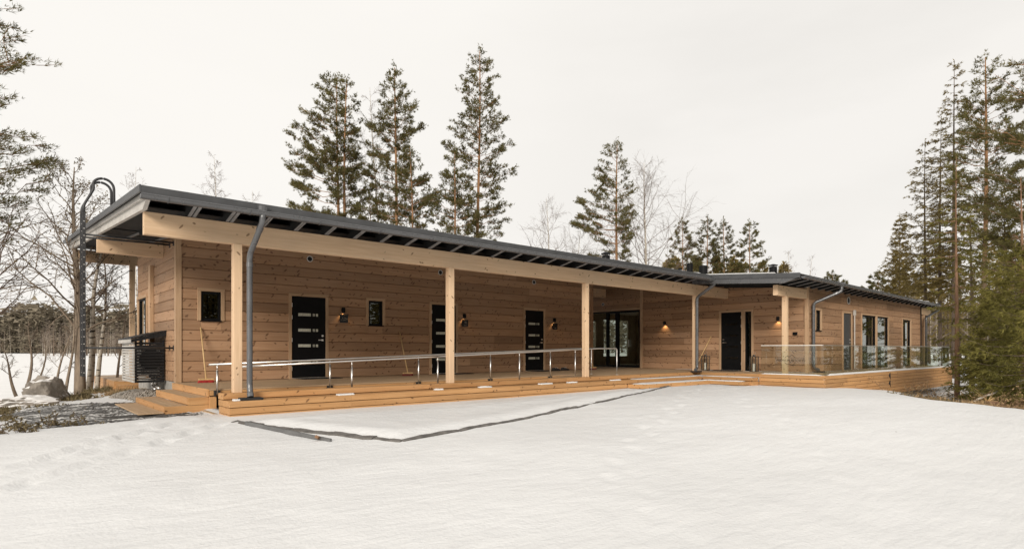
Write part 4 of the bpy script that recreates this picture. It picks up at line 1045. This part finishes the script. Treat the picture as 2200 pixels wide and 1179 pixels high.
# ------------------------------------------------------------------ vegetation builders
class Tree:
    def __init__(s): s.wv = []; s.wf = []; s.nw = 0; s.P = []; s.D = []; s.Lh = []; s.K = []
    def limb(s, pts, rad, n=5):
        v, f = tube(pts, rad, n, False); s.wv.append(np.array(v)); s.wf.append(np.array(f) + s.nw); s.nw += len(v)
    def tuft(s, p, d, l): s.P.append(p); s.D.append(d); s.Lh.append(l)
def needles(P, D, Ln, k, spread, wid, r):
    """k narrow leaf blades per tuft, fanning round direction D"""
    P = np.repeat(P, k, 0); D = np.repeat(D, k, 0); Ln = np.repeat(Ln, k)
    D = D / (np.linalg.norm(D, axis=1)[:, None] + 1e-9) + r.normal(size=D.shape) * spread
    D /= np.linalg.norm(D, axis=1)[:, None] + 1e-9; Ln = Ln * r.uniform(.6, 1.15, len(Ln))
    sd_ = np.cross(D, r.normal(size=D.shape)); sd_ /= np.linalg.norm(sd_, axis=1)[:, None] + 1e-9
    wv = (wid * r.uniform(.7, 1.3, len(Ln)))[:, None]
    a = P + D * (Ln * .35)[:, None] + sd_ * wv; b = P + D * (Ln * .35)[:, None] - sd_ * wv; t = P + D * Ln[:, None]
    V = np.stack([P, a, t, b], 1).reshape(-1, 3); return V, np.arange(len(V)).reshape(-1, 4)
def finish(T, name, base, label, cat, group, bark, leaf, k=5, spread=.45, wid=.03, seed=0, trunk=None):
    e = tag(empty(name, base), label, cat, group); b = np.array(base)
    tv, tf = trunk; mesh('trunk', np.array(tv) - b, tf, bark if not isinstance(bark, tuple) else bark[0], e, base, True)
    if T.wv: tag(trimesh('branches', np.concatenate(T.wv) - b, np.concatenate(T.wf), bark if not isinstance(bark, tuple) else bark[1], e, base), kind='stuff')
    if T.P:
        V, F_ = needles(np.array(T.P), np.array(T.D), np.array(T.Lh), k, spread, wid, np.random.default_rng(seed)); tag(trimesh('crown', V - b, F_, leaf, e, base), kind='stuff')
    return e
def trunk_line(base, H, r, lean=(0, 0), wob=.12, n=14):
    ph = r.uniform(0, 6.28, 2); t = np.linspace(0, 1, n)
    x = base[0] + lean[0] * t + wob * np.sin(t * 5 + ph[0]) * t; y = base[1] + lean[1] * t + wob * np.sin(t * 4 + ph[1]) * t
    return np.stack([x, y, base[2] + H * t], 1)
def along(P, t):
    i = t * (len(P) - 1); a = min(int(i), len(P) - 2); return P[a] + (P[a + 1] - P[a]) * (i - a)
def pine(u, vtop, depth, label, seed, cb=.35, rad=2.6, r0=.15, dens=1.0, lean=0, xy=None, H=None, leaf='pine_needles', side=None, group='pines behind the house', tl=.185, kk=5, wd=.014, prof='cone'):
    r = np.random.default_rng(seed); x, y = xy if xy else spot(u, depth); z = float(gz(x, y, False)); zt = height(vtop, depth) if H is None else z + H; H = zt - z
    lx, ly = RT * lean; TP = trunk_line((x, y, z - .1), H + .1, r, (lx, ly)); T = Tree()
    tv, tf = tube(TP, np.linspace(1, .12, len(TP)) ** .9 * r0, 9, True)
    h = cb
    while h < .985:
        q = (h - cb) / (1 - cb)
        if prof == 'cone': pr = (1 - q) ** .75 * (.55 + .45 * min(1, q * 3.5)) 
        elif prof == 'round': pr = math.sqrt(max(.03, 1 - (q * 1.6 - .6) ** 2)) * .95
        else: pr = 1 - .75 * q
        nb = r.integers(3, 6) if dens > .6 else r.integers(2, 4); a0 = r.uniform(0, 6.28)
        for b in range(nb):
            az = a0 + b * 6.28 / nb + r.uniform(-.5, .5); Lb = rad * pr * r.uniform(.55, 1.18) + .15
            if side is not None: Lb *= 1 + .35 * math.cos(az - side)
            p0 = along(TP, h + r.uniform(-.008, .008)); up = r.uniform(-.05, .28) + .5 * q
            d = np.array((math.cos(az), math.sin(az), up)); n = 7; pts = [p0]
            for i in range(1, n):
                t = i / (n - 1); pts.append(p0 + d * Lb * t + np.array((0, 0, 1.0)) * Lb * (.16 * t * t - .10 * t * (1 - q)) + r.normal(size=3) * .035 * Lb)
            pts = np.array(pts); T.limb(pts, np.linspace(1, .2, n) * (.009 + .008 * Lb), 3)
            ns = int((3 + Lb * 4.6) * dens)
            for s in range(ns):
                t = r.uniform(.30, 1) ** .8; q0 = along(pts, t); a2 = az + r.uniform(-1.15, 1.15); l2 = Lb * r.uniform(.12, .34) * (1.15 - t * .5) + .12
                d2 = np.array((math.cos(a2), math.sin(a2), r.uniform(.0, .65))); e = q0 + d2 * l2
                if l2 > .3: T.limb([q0, (q0 + e) / 2 + (0, 0, -.03 * l2), e], [.010, .008, .005], 3)
                for _ in range(max(4, int(l2 * 23))):
                    w_ = r.uniform(.35, 1.0); T.tuft(q0 + (e - q0) * w_ + r.normal(size=3) * .06, d2 + (0, 0, .5), tl * r.uniform(.7, 1.2))
        h += r.uniform(.30, .55) / H * (1 if dens > .6 else 1.4)
    for _ in range(14): T.tuft(TP[-1] + r.normal(size=3) * (.08, .08, .22), np.array((r.normal() * .4, r.normal() * .4, 1)), tl)
    for _ in range(int(10 * (1 - dens) + 5)):    # dead stubs below the crown
        hh = r.uniform(cb * .45, cb); az = r.uniform(0, 6.28); p0 = along(TP, hh); l = r.uniform(.3, 1.0); d = np.array((math.cos(az), math.sin(az), r.uniform(-.4, .1)))
        T.limb([p0, p0 + d * l * .6, p0 + d * l + (0, 0, -.05)], [.016, .010, .004], 3)
    return finish(T, 'pine_tree', (x, y, z), label, 'pine', group, ('pine_bark', 'pine_bark'), leaf, kk, .5, wd, seed, (tv, tf))
def spruce(u, vtop, depth, label, seed, cb=.1, rad=2.4, r0=.14, leaf='spruce_needles', dens=1.0, group='spruces right of the house', tl=.17, wd=.010, xy=None, H=None, kk=5, droop=.35, bark='spruce_bark'):
    r = np.random.default_rng(seed); x, y = xy if xy else spot(u, depth); z = float(gz(x, y, False)); zt = height(vtop, depth) if H is None else z + H; H = zt - z
    TP = trunk_line((x, y, z - .1), H + .1, r, (0, 0), .05); T = Tree(); tv, tf = tube(TP, np.linspace(1, .06, len(TP)) * r0, 9, True); h = cb
    while h < .985:
        q = (h - cb) / (1 - cb); pr = (1 - q) ** .85 * (.72 + .28 * min(1, q * 5)) + .03
        nb = r.integers(4, 7); a0 = r.uniform(0, 6.28)
        for b in range(nb):
            if r.random() > .55 + .45 * dens: continue
            az = a0 + b * 6.28 / nb + r.uniform(-.4, .4); Lb = rad * pr * r.uniform(.6, 1.15) + .08; p0 = along(TP, min(.999, h + r.uniform(-.006, .006)))
            n = 8; pts = []; ca, sa = math.cos(az), math.sin(az)
            for i in range(n):
                t = i / (n - 1); pts.append(p0 + np.array((ca * Lb * t, sa * Lb * t, Lb * (.25 * q * t - droop * t * (1 - q) + .22 * t * t * t))) + r.normal(size=3) * .012 * Lb)
            pts = np.array(pts); T.limb(pts, np.linspace(1, .2, n) * (.008 + .008 * Lb), 3)
            ns = int((5 + Lb * 9) * dens)
            for s in range(ns):
                t = r.uniform(.12, 1); q0 = along(pts, t); sg = r.choice((-1, 1)); a2 = az + sg * r.uniform(.5, 1.1); l2 = min(.75, Lb * .30) * (1.1 - t * .7) * r.uniform(.6, 1.2) + .07
                d2 = np.array((math.cos(a2), math.sin(a2), -.35 * r.uniform(.2, 1.3))); m_ = max(2, int(l2 * 13))
                for i in range(m_): w_ = (i + r.uniform(.2, 1)) / m_; T.tuft(q0 + d2 * l2 * w_ + (0, 0, -.10 * l2 * w_ * w_), d2 + (0, 0, -.1), tl * r.uniform(.7, 1.1))
            for i in range(int(3 + Lb * 5 * dens)): t = r.uniform(.25, 1); T.tuft(along(pts, t), np.array((ca, sa, .05)), tl)
        h += r.uniform(.16, .30) / H / max(.5, dens)
    for _ in range(10): T.tuft(TP[-1] - (0, 0, r.uniform(0, .5)), np.array((r.normal() * .5, r.normal() * .5, 1)), tl * .8)
    return finish(T, 'spruce_tree', (x, y, z), label, 'spruce', group, bark, leaf, kk, .4, wd, seed, (tv, tf))
def bare(name, u, vtop, depth, label, seed, cat='birch', cb=.3, r0=.09, spread=.62, bark='birch_bark', twig='birch_twig', lean=0, xy=None, H=None, group=None, wob=.15, nb=26, lev=3, limbs=None, thick=1.0, buds=0, blen=.42, tw=.0025):
    r = np.random.default_rng(seed); x, y = xy if xy else spot(u, depth); z = float(gz(x, y, False)); zt = height(vtop, depth) if H is None else z + H; H = zt - z
    lx, ly = RT * lean; TP = trunk_line((x, y, z - .1), H + .1, r, (lx, ly), wob, 16); T = Tree(); tv, tf = tube(TP, np.linspace(1, .08, len(TP)) * r0, 9, True); B = []
    def grow(p, d, L, rad, l):
        n = 5 if l < 2 else 4; pts = [p]; dd = np.array(d, float)
        for i in range(1, n):
            dd = dd + r.normal(size=3) * .16 + (0, 0, (.10 if l < 2 else -.08)); dd /= np.linalg.norm(dd); pts.append(pts[-1] + dd * L / (n - 1))
        pts = np.array(pts); T.limb(pts, np.linspace(rad, rad * .35, n), 3)
        if l < lev:
            for _ in range({1: 9, 2: 6}.get(l, 4)):
                t = r.uniform(.25, 1); sp_ = dd + r.normal(size=3) * spread; sp_ /= np.linalg.norm(sp_); grow(along(pts, t), sp_, L * r.uniform(.28, .55), max(tw, rad * .42), l + 1)
        else: B.append(pts[-1])
    for i in range(nb):
        t = cb + (1 - cb) * (i + r.uniform(0, 1)) / nb * .97; az = i * 2.4 + r.uniform(-.5, .5); q = (t - cb) / (1 - cb)
        grow(along(TP, t), (math.cos(az), math.sin(az), r.uniform(.5, 1.1) + .3 * q), H * blen * (1 - q * .82) * r.uniform(.6, 1.1) * (1 - cb), max(.006, (.24 * r0 * (1 - q * .7))) * thick, 1)
    if buds and B:
        for p in B[::buds]: T.tuft(p, np.array((0, 0, -1.0)), .07)
    return finish(T, name, (x, y, z), label, cat, group, (bark, twig), 'heather_leaf', 2, .8, .016, seed, (tv, tf))

# ------------------------------------------------------------------ trees behind the house
LEFT = math.atan2(-RT[1], -RT[0]); RIGHT = math.atan2(RT[1], RT[0])
pine(727, 166, 37, 'broad dense pine leftmost behind the roof', 11, .40, 3.1, .15, 1.35, side=LEFT)
pine(743, 172, 36, 'pine with bare orange trunk close beside the broad leftmost pine', 12, .58, 1.5, .15, .8)
pine(851, 147, 36, 'tall pine in the middle of the group behind the roof', 13, .42, 2.6, .16, 1.2)
pine(883, 318, 34, 'lower pine just right of the middle tall pine', 14, .42, 1.8, .11, .9)
pine(977, 325, 34, 'short bushy pine left of the tallest pine', 15, .42, 1.9, .12, 1.0)
pine(1022, 108, 36, 'tallest thin pine with airy crown behind the roof', 16, .40, 2.6, .15, .95, lean=.2)
pine(795, 425, 37, 'small pine top peeking over the roof between two tall pines', 17, .45, 1.6, .08, .8)
pine(1326, 306, 46, 'single pine with tiered crown right of the middle of the roof', 18, .47, 2.8, .17, .95, side=LEFT)
for i, (u, v, lb) in enumerate(((1467, 475, 'leftmost of four small pines above the roof valley'), (1519, 468, 'second of four small pines above the roof valley'), (1557, 478, 'third of four small pines above the roof valley'), (1611, 478, 'rightmost of four small pines above the roof valley'))):
    pine(u, v, 62, lb, 30 + i, .52, 2.1, .14, .62, group='small pines above the roof valley', tl=.26, wd=.018, kk=6)
bare('birch_tree', 1388, 350, 48, 'large bare birch right of the single pine', 41, cb=.30, r0=.16, nb=40, tw=.0045, group='bare birches behind the house', blen=.62)
bare('birch_tree', 1176, 425, 46, 'bare birch left of the single pine', 42, cb=.40, r0=.11, nb=22, tw=.0035, group='bare birches behind the house', blen=.6)
bare('birch_tree', 1222, 480, 46, 'small bare birch leaning right beside the left birch', 43, cb=.45, r0=.08, nb=16, lean=.8, tw=.0045, group='bare birches behind the house', blen=.55)
bare('birch_tree', 832, 190, 38, 'thin bare birch leaning left between the tall pines', 44, cb=.45, r0=.11, nb=24, lean=-1.1, tw=.0045, group='bare birches behind the house', blen=.36)
bare('birch_tree', 1695, 540, 70, 'small bare birch above the right roof', 45, cb=.4, r0=.1, nb=18, tw=.0045, group='bare birches behind the house')
bare('birch_tree', 1722, 552, 72, 'slanting bare birch rightmost above the right roof', 46, cb=.4, r0=.1, nb=14, lean=1.2, tw=.0045, group='bare birches behind the house')
bare('birch_tree', 462, 333, 36, 'bare birch top above the left roof near the downpipe', 47, cb=.5, r0=.09, nb=26, tw=.0045, group='bare birches behind the house', blen=.35)
bare('birch_tree', 302, 356, 34, 'bare birch top directly above the left roof corner', 48, cb=.55, r0=.07, nb=14, lean=-.4, tw=.0045, group='bare birches behind the house', blen=.35)
bare('birch_tree', 540, 408, 38, 'lowest bare birch top barely above the roof', 49, cb=.55, r0=.07, nb=12, tw=.0045, group='bare birches behind the house', blen=.35)
for i, (u, v) in enumerate(((1432, 560), (1452, 552), (1500, 556), (1545, 560), (1578, 552), (1597, 560), (1640, 562), (1684, 566))):
    spruce(u, v, 92, 'young conifer top ' + ('left of all four small pines', 'at the foot of the leftmost small pine', 'between the first and second small pine', 'just left of the third small pine', 'just right of the third small pine', 'just left of the fourth small pine', 'just right of the fourth small pine', 'beside the capped flue on the right roof')[i], 60 + i, .35, 2.3, .1, 'old_spruce_needles', .5, 'young conifer tops above the roof valley', .7, .10, kk=3)
pine(1790, 586, 85, 'round pine top peeking over the right roof', 71, .4, 3.2, .14, .8, tl=.32, wd=.024, kk=6, group='pines far right behind the roof')
pine(1886, 588, 80, 'pine top just left of the thin spruce on the right', 72, .4, 3.0, .14, .8, tl=.32, wd=.024, kk=6, group='pines far right behind the roof')

# ------------------------------------------------------------------ trees on the right
spruce(1932, 465, 46, 'slim spruce standing apart left of the tall group', 81, .25, 2.0, .10, 'old_spruce_needles', .75, tl=.22, wd=.016)
spruce(1988, 300, 38, 'brownish spruce with upswept left branches', 82, .30, 2.7, .13, 'old_spruce_needles', .5, tl=.2, wd=.014, droop=.15)
spruce(2020, 252, 37, 'brownish spruce between the upswept spruce and the tallest one', 83, .28, 2.1, .13, 'old_spruce_needles', .5, tl=.2, wd=.014)
spruce(2050, 130, 35, 'tallest narrow spruce of the right group', 84, .28, 2.2, .15, 'old_spruce_needles', .5, tl=.2, wd=.013)
pine(2108, 124, 33, 'tall pine with reddish trunk right of the tallest spruce', 85, .42, 2.4, .17, 1.0, lean=.35, group='pines on the right')
pine(2350, -20, 22, 'big pine reaching in from the right picture edge', 86, .30, 3.7, .2, .85, group='pines on the right', tl=.2, wd=.011, side=LEFT)
spruce(2056, 330, 20, 'thin bare-trunked spruce standing alone before the right terrace', 87, .40, 1.1, .085, 'spruce_needles', .45, bark='red_bark', tl=.16, wd=.010)
spruce(2088, 440, 27, 'green spruce behind the lone thin trunk', 88, .12, 1.6, .11, 'spruce_needles', .55, tl=.18, wd=.012)
spruce(2160, 440, 24, 'green spruce below the tall reddish pine', 89, .10, 2.2, .12, 'spruce_needles', .75, tl=.18, wd=.011)
spruce(2185, 520, 17.5, 'dense dark green spruce nearest at the right', 90, .03, 2.0, .09, 'spruce_needles', 1.25, tl=.16, wd=.010)
spruce(2135, 640, 19.5, 'low dark spruce at the foot of the right group', 91, .02, 1.5, .07, 'spruce_needles', 1.2, tl=.16, wd=.010)
spruce(2225, 560, 15, 'green spruce half cut by the right picture edge', 92, .03, 1.9, .08, 'spruce_needles', 1.2, tl=.15, wd=.009)
bare('bare_tree', 2196, 380, 17.5, 'straight reddish trunk at the right picture edge', 93, 'tree trunk', .5, .10, bark='red_bark', twig='red_bark', nb=8, lev=2, wob=.03, blen=.2)

# ------------------------------------------------------------------ trees at the left
pine(-130, -260, 15, 'large pine reaching in from the left picture edge', 101, .30, 2.2, .2, .85, group='trees by the lake', tl=.16, wd=.008, side=RIGHT)
bare('alder_tree', 172, 358, 17, 'thick bare alder behind the roof ladder', 102, 'alder', .26, .155, bark='alder_bark', twig='alder_bark', nb=30, lean=-.12, group='trees by the lake', wob=.10, buds=2, blen=.55)
bare('birch_tree', 189, 470, 17.5, 'leaning white birch right of the ladder', 103, 'birch', .45, .105, lean=.55, group='trees by the lake', wob=.22, nb=14)
bare('birch_tree', 208, 520, 18, 'thinner white birch between the ladder and the house', 104, 'birch', .45, .075, lean=.32, group='trees by the lake', wob=.12, nb=14)
bare('alder_tree', 249, 655, 18.5, 'thin dark sapling beside the lake terrace', 105, 'sapling', .3, .05, bark='alder_bark', twig='alder_bark', lean=.28, group='trees by the lake', nb=8, lev=2, wob=.05)
bare('alder_tree', 50, 690, 17, 'forked sapling with curved top left of the boulder', 106, 'sapling', .55, .06, bark='alder_bark', twig='alder_bark', lean=.35, group='trees by the lake', nb=8, wob=.16)
bare('alder_tree', 44, 735, 17, 'sapling leaning out to the left picture edge', 107, 'sapling', .4, .055, bark='alder_bark', twig='alder_bark', lean=-.65, group='trees by the lake', nb=9, wob=.1)
bare('alder_tree', 68, 705, 17.5, 'thin sapling growing behind the boulder', 108, 'sapling', .3, .04, bark='alder_bark', twig='alder_bark', lean=.5, group='trees by the lake', nb=9, wob=.16)
bare('alder_tree', 116, 690, 17, 'sapling leaning right just behind the boulder', 109, 'sapling', .3, .045, bark='alder_bark', twig='alder_bark', lean=.45, group='trees by the lake', nb=10, wob=.1)
bare('alder_tree', 138, 640, 16.8, 'sapling crossing in front of the thick alder', 110, 'sapling', .3, .05, bark='alder_bark', twig='alder_bark', lean=.4, group='trees by the lake', nb=10, wob=.08)
bare('birch_tree', -70, 260, 16, 'bare birch whose twigs reach in from the left edge', 111, 'birch', .25, .13, group='trees by the lake', nb=32, blen=.55, wob=.2, buds=3)

# ------------------------------------------------------------------ far woods
def forest(name, spots, seed, leafm='far_needles', ntri=70, size=1.1, rad=1.9, cbr=(.15, .45), trunks=True):
    r = np.random.default_rng(seed); V = []; TV = []; 
    for (x, y, z, H) in spots:
        cb = r.uniform(*cbr); t = r.uniform(0, 1, ntri) ** .85; a = r.uniform(0, 6.28, ntri); rr = rad * H / 20 * (1 - t) ** .7 * np.sqrt(r.uniform(.05, 1, ntri)) + .1
        c = np.stack([x + rr * np.cos(a), y + rr * np.sin(a), z + H * (cb + (1 - cb) * t)], 1)
        s = size * H / 20 * r.uniform(.5, 1.2, ntri)[:, None]
        d = r.normal(size=(ntri, 3, 3)) * (1, 1, .55); V.append((c[:, None, :] + d * s[:, None, :] * .55).reshape(-1, 3))
        if trunks:
            w_ = .012 * H; TV.append(np.array([(x - w_, y, z - .5), (x + w_ * .6, y - w_, z - .5), (x, y, z + H * .93), (x + w_ * .6, y - w_, z - .5), (x + w_ * .6, y + w_, z - .5), (x, y, z + H * .93)]))
    V = np.concatenate(V); o = trimesh(name, V, np.arange(len(V)).reshape(-1, 3), leafm)
    tag(o, kind='stuff')
    if TV:
        TV = np.concatenate(TV); q = trimesh('tree_trunks', TV, np.arange(len(TV)).reshape(-1, 3), 'spruce_bark', o)
    return o
r = np.random.default_rng(77)
def band(n, u0, u1, d0, d1, h0, h1, z=LAKE):
    out = []
    for _ in range(n):
        d = r.uniform(d0, d1); x, y = spot(r.uniform(u0, u1), d); out.append((x, y, z, r.uniform(h0, h1) * (1 + .15 * math.sin(x * .05) + .1 * math.sin(x * .13))))
    return out
o = forest('far_forest', band(900, -250, 520, 300, 420, 13, 24) + band(500, 520, 1900, 320, 420, 14, 22) + band(500, 1900, 2600, 260, 380, 15, 24), 1, ntri=72, size=2.3, rad=2.4, cbr=(.0, .2)); o['label'] = 'dark conifer forest on the far lake shore'
o = forest('far_understory', band(420, -250, 520, 292, 330, 3, 8) + band(160, 1900, 2600, 255, 300, 3, 8), 14, 'far_needles', 36, 4.0, 4.5, (.0, .05), False); o['label'] = 'brown thicket along the far shore'
o = forest('islet_forest', band(60, 90, 300, 170, 205, 6, 11), 2, 'far_twigs', 60, .7, 1.6); o['label'] = 'paler low trees on a spit in the lake'
o = forest('far_forest', band(150, 1900, 2500, 70, 140, 11, 19, -1.0), 3, 'old_spruce_needles', 170, .75, 2.0, (.05, .3)); o['label'] = 'mixed conifer wood beyond the right terrace'
def birch_band(spots, seed, w0):
    rr = np.random.default_rng(seed); V = []; B = []
    for (x, y, z, H) in spots:
        w_ = w0 * H; lx = rr.normal() * .04 * H
        q = [(x, y, z - .5), (x + w_, y - w_, z - .5), (x + lx, y, z + H)]; V += q; V += [(x + w_, y - w_, z - .5), (x + w_, y + w_, z - .5), (x + lx, y, z + H)]
        for _ in range(26):
            t = rr.uniform(.3, 1); c = np.array((x + lx * t, y, z + H * t)); a = rr.uniform(0, 6.28); l = H * .22 * (1.1 - t) * rr.uniform(.5, 1.2) + .3; e = c + np.array((math.cos(a) * l, math.sin(a) * l, l * rr.uniform(.6, 1.3)))
            B += [tuple(c + (0, 0, .05 * l)), tuple(c - (0, 0, .05 * l)), tuple(e)]
    o = trimesh('far_birches', np.array(V), np.arange(len(V)).reshape(-1, 3), 'birch_bark'); tag(o, kind='stuff'); trimesh('twigs', np.array(B), np.arange(len(B)).reshape(-1, 3), 'far_twigs', o); return o
birch_band(band(80, -200, 420, 285, 310, 8, 14) + band(60, 90, 300, 168, 190, 5, 9), 5, .007)['label'] = 'bare birches along the far shore'
birch_band(band(70, 1930, 2400, 60, 110, 9, 15, -1.0), 6, .006)['label'] = 'bare birches between the conifers beyond the right terrace'
# the clearing is ringed by the same wood behind the photographer (it shows in the window panes)
sp = []
for _ in range(420):
    a = math.atan2(FW[1], FW[0]) - r.uniform(1.05, 3.3); d = r.uniform(38, 80); sp.append((math.cos(a) * d, math.sin(a) * d, -.9, r.uniform(12, 20)))
for _ in range(55):
    sp.append((r.uniform(36, 58), r.uniform(-26, 4), -1.0, r.uniform(12, 20)))
o = forest('clearing_forest', sp, 8, 'old_spruce_needles', 150, 1.0, 2.6, (.08, .35)); o['label'] = 'conifer wood around the clearing, mirrored in the windows'

# ------------------------------------------------------------------ undergrowth
def shrub(x, y, n, h, sp, label, seed, leaf='heather_leaf', name='shrub', cat='shrub', dens=5, group='bare shrubs in the snow', bark='twig_bark'):
    r = np.random.default_rng(seed); z = float(gz(x, y)); T = Tree(); e = tag(empty(name, (x, y, z)), label, cat, group); b = np.array((x, y, z))
    for _ in range(n):
        p = b + (r.normal() * sp * .5, r.normal() * sp * .5, 0); p[2] = float(gz(p[0], p[1])) - .02; d = np.array((r.normal() * .8, r.normal() * .8, r.uniform(.5, 1.1))); d /= np.linalg.norm(d); L = h * r.uniform(.4, 1.2); pts = [p]
        for i in range(4): d = d + r.normal(size=3) * .3; d /= np.linalg.norm(d); pts.append(pts[-1] + d * L / 4)
        pts = np.array(pts); T.limb(pts, [.006, .005, .0045, .0035, .002], 3)
        for _ in range(dens):
            q = along(pts, r.uniform(.3, 1)); d2 = d + r.normal(size=3) * .7; T.limb([q, q + d2 * L * .12, q + d2 * L * .25], [.003, .0025, .0015], 3)
            for _ in range(2): T.tuft(q + d2 * L * r.uniform(.05, .25), d2, .045)
    tag(trimesh('stems', np.concatenate(T.wv) - b, np.concatenate(T.wf), bark, e, b), kind='stuff')
    V, F_ = needles(np.array(T.P), np.array(T.D), np.array(T.Lh), 2, .8, .011, r); tag(trimesh('leaves', V - b, F_, leaf, e, b), kind='stuff')
shrub(.62, 11.25, 24, .26, .5, 'twiggy dark shrub poking from the snow at the lower left', 1)
shrub(.95, 11.1, 20, .22, .4, 'low twigs at the right end of the lower left shrub', 2)
shrub(.42, 11.9, 14, .17, .5, 'low leafy shrub behind the lower left twigs', 3)
shrub(.05, 10.6, 12, .22, .2, 'small twig cluster at the far left edge of the snow', 4); shrub(.3, 10.5, 10, .18, .15, 'tiny twig cluster right of the far left one', 5)
def ground_cover(name, cx, cy, rx, ry, n, l, leaf, label, seed, w_=.012, hh=.5):
    r = np.random.default_rng(seed); q = r.normal(size=(n, 2)) * .5; x = cx + q[:, 0] * rx; y = cy + q[:, 1] * ry; k = wav(x * 3 + seed, y * 3) > -.22; x, y = x[k], y[k]; z = gz(x, y)
    V, F_ = needles(np.stack([x, y, z], 1), np.stack([r.normal(size=len(x)), r.normal(size=len(x)), np.full(len(x), hh)], 1), np.full(len(x), l), 4, .7, w_, r)
    o = trimesh(name, V, F_, leaf); tag(o, kind='stuff'); o['label'] = label
ground_cover('heather', -.1, 13.7, .7, .6, 650, .07, 'heather_leaf', 'dark heather patch left of the paving', 1)
ground_cover('heather', .0, 15.0, 1.0, .8, 800, .08, 'heather_leaf', 'heather showing through snow below the rocks', 2)
ground_cover('heather', 1.75, 17.8, 1.0, .7, 2400, .13, 'heather_leaf', 'brown lingonberry cover at the foot of the alder', 3)
ground_cover('dry_grass', 2.3, 18.3, .9, .6, 1500, .12, 'dry_grass', 'dry brown grass between the alder and the gravel', 4)
ground_cover('dry_grass', 2.4, 20.5, 1.2, .8, 900, .22, 'heather_leaf', 'thin twigs on the bank by the lake terrace', 5)
for i, (u, d, rx, n) in enumerate(((2010, 17.5, 1.3, 1500), (2070, 16.5, 1.4, 2200), (2130, 15.5, 1.3, 2200), (2190, 13.5, 1.2, 1800))):
    x, y = spot(u, d); ground_cover('brushwood', x, y, rx, .8, n, .16, ('heather_leaf', 'dry_grass')[i % 2], 'brown brushwood along the edge of the cleared snow on the right', 20 + i, .010, .9)
for i, (u, d, lb) in enumerate(((1985, 17.2, 'leftmost twiggy bush at the plateau edge on the right'), (2040, 16.6, 'twiggy bush before the lone thin trunk'), (2165, 14.2, 'dry bush right of the tree stump'), (2195, 13.0, 'dry bush at the right picture edge'))):
    x, y = spot(u, d); shrub(x, y, 26, .5, .7, lb, 30 + i, group='dry bushes on the right', bark='red_bark' if i > 1 else 'twig_bark', leaf='dry_grass')
def pt(u, v, d): x, y = spot(u, d); return (x, y, height(v, d))
o = MB().tube(bend([pt(2075, 872, 15), pt(2110, 852, 15), pt(2140, 843, 15.2), pt(2165, 830, 15.4), pt(2200, 815, 15.6)], .3, 4), .028, 6).build('fallen_branch', 'birch_bark', None, True); tag(o, 'pale bent fallen branch in front of the dark spruces', 'branch')
x, y = spot(2132, 14.0); z = float(gz(x, y)); r2 = np.random.default_rng(3)
e = tag(empty('tree_stump', (x, y, z)), 'orange-brown cut tree stump at the edge of the snow on the right', 'stump')
MB().tube([(x, y, z - .1), (x, y, z + .06), (x + .01, y, z + .17)], [.17, .14, .125], 14).build('stump_bark', 'red_bark', e); MB().tube([(x + .01, y, z + .1705), (x + .01, y, z + .176)], [.115, .11], 14).build('cut_face', 'stick_wood', e)
m = MB()
for i in range(26): a = r2.uniform(0, 6.28); l = r2.uniform(.2, .5); p = np.array(pt(2122, 862, 14.1)); m.tube([p + (0, 0, -.2), p, p + (math.cos(a) * l * .5, math.sin(a) * l * .5, l * r2.uniform(-.2, .8))], [.008, .006, .002], 3, False)
o = m.build('dead_spruce_top', 'stick_wood'); tag(o, 'rusty dead spruce twig standing above the stump', 'dead twig')
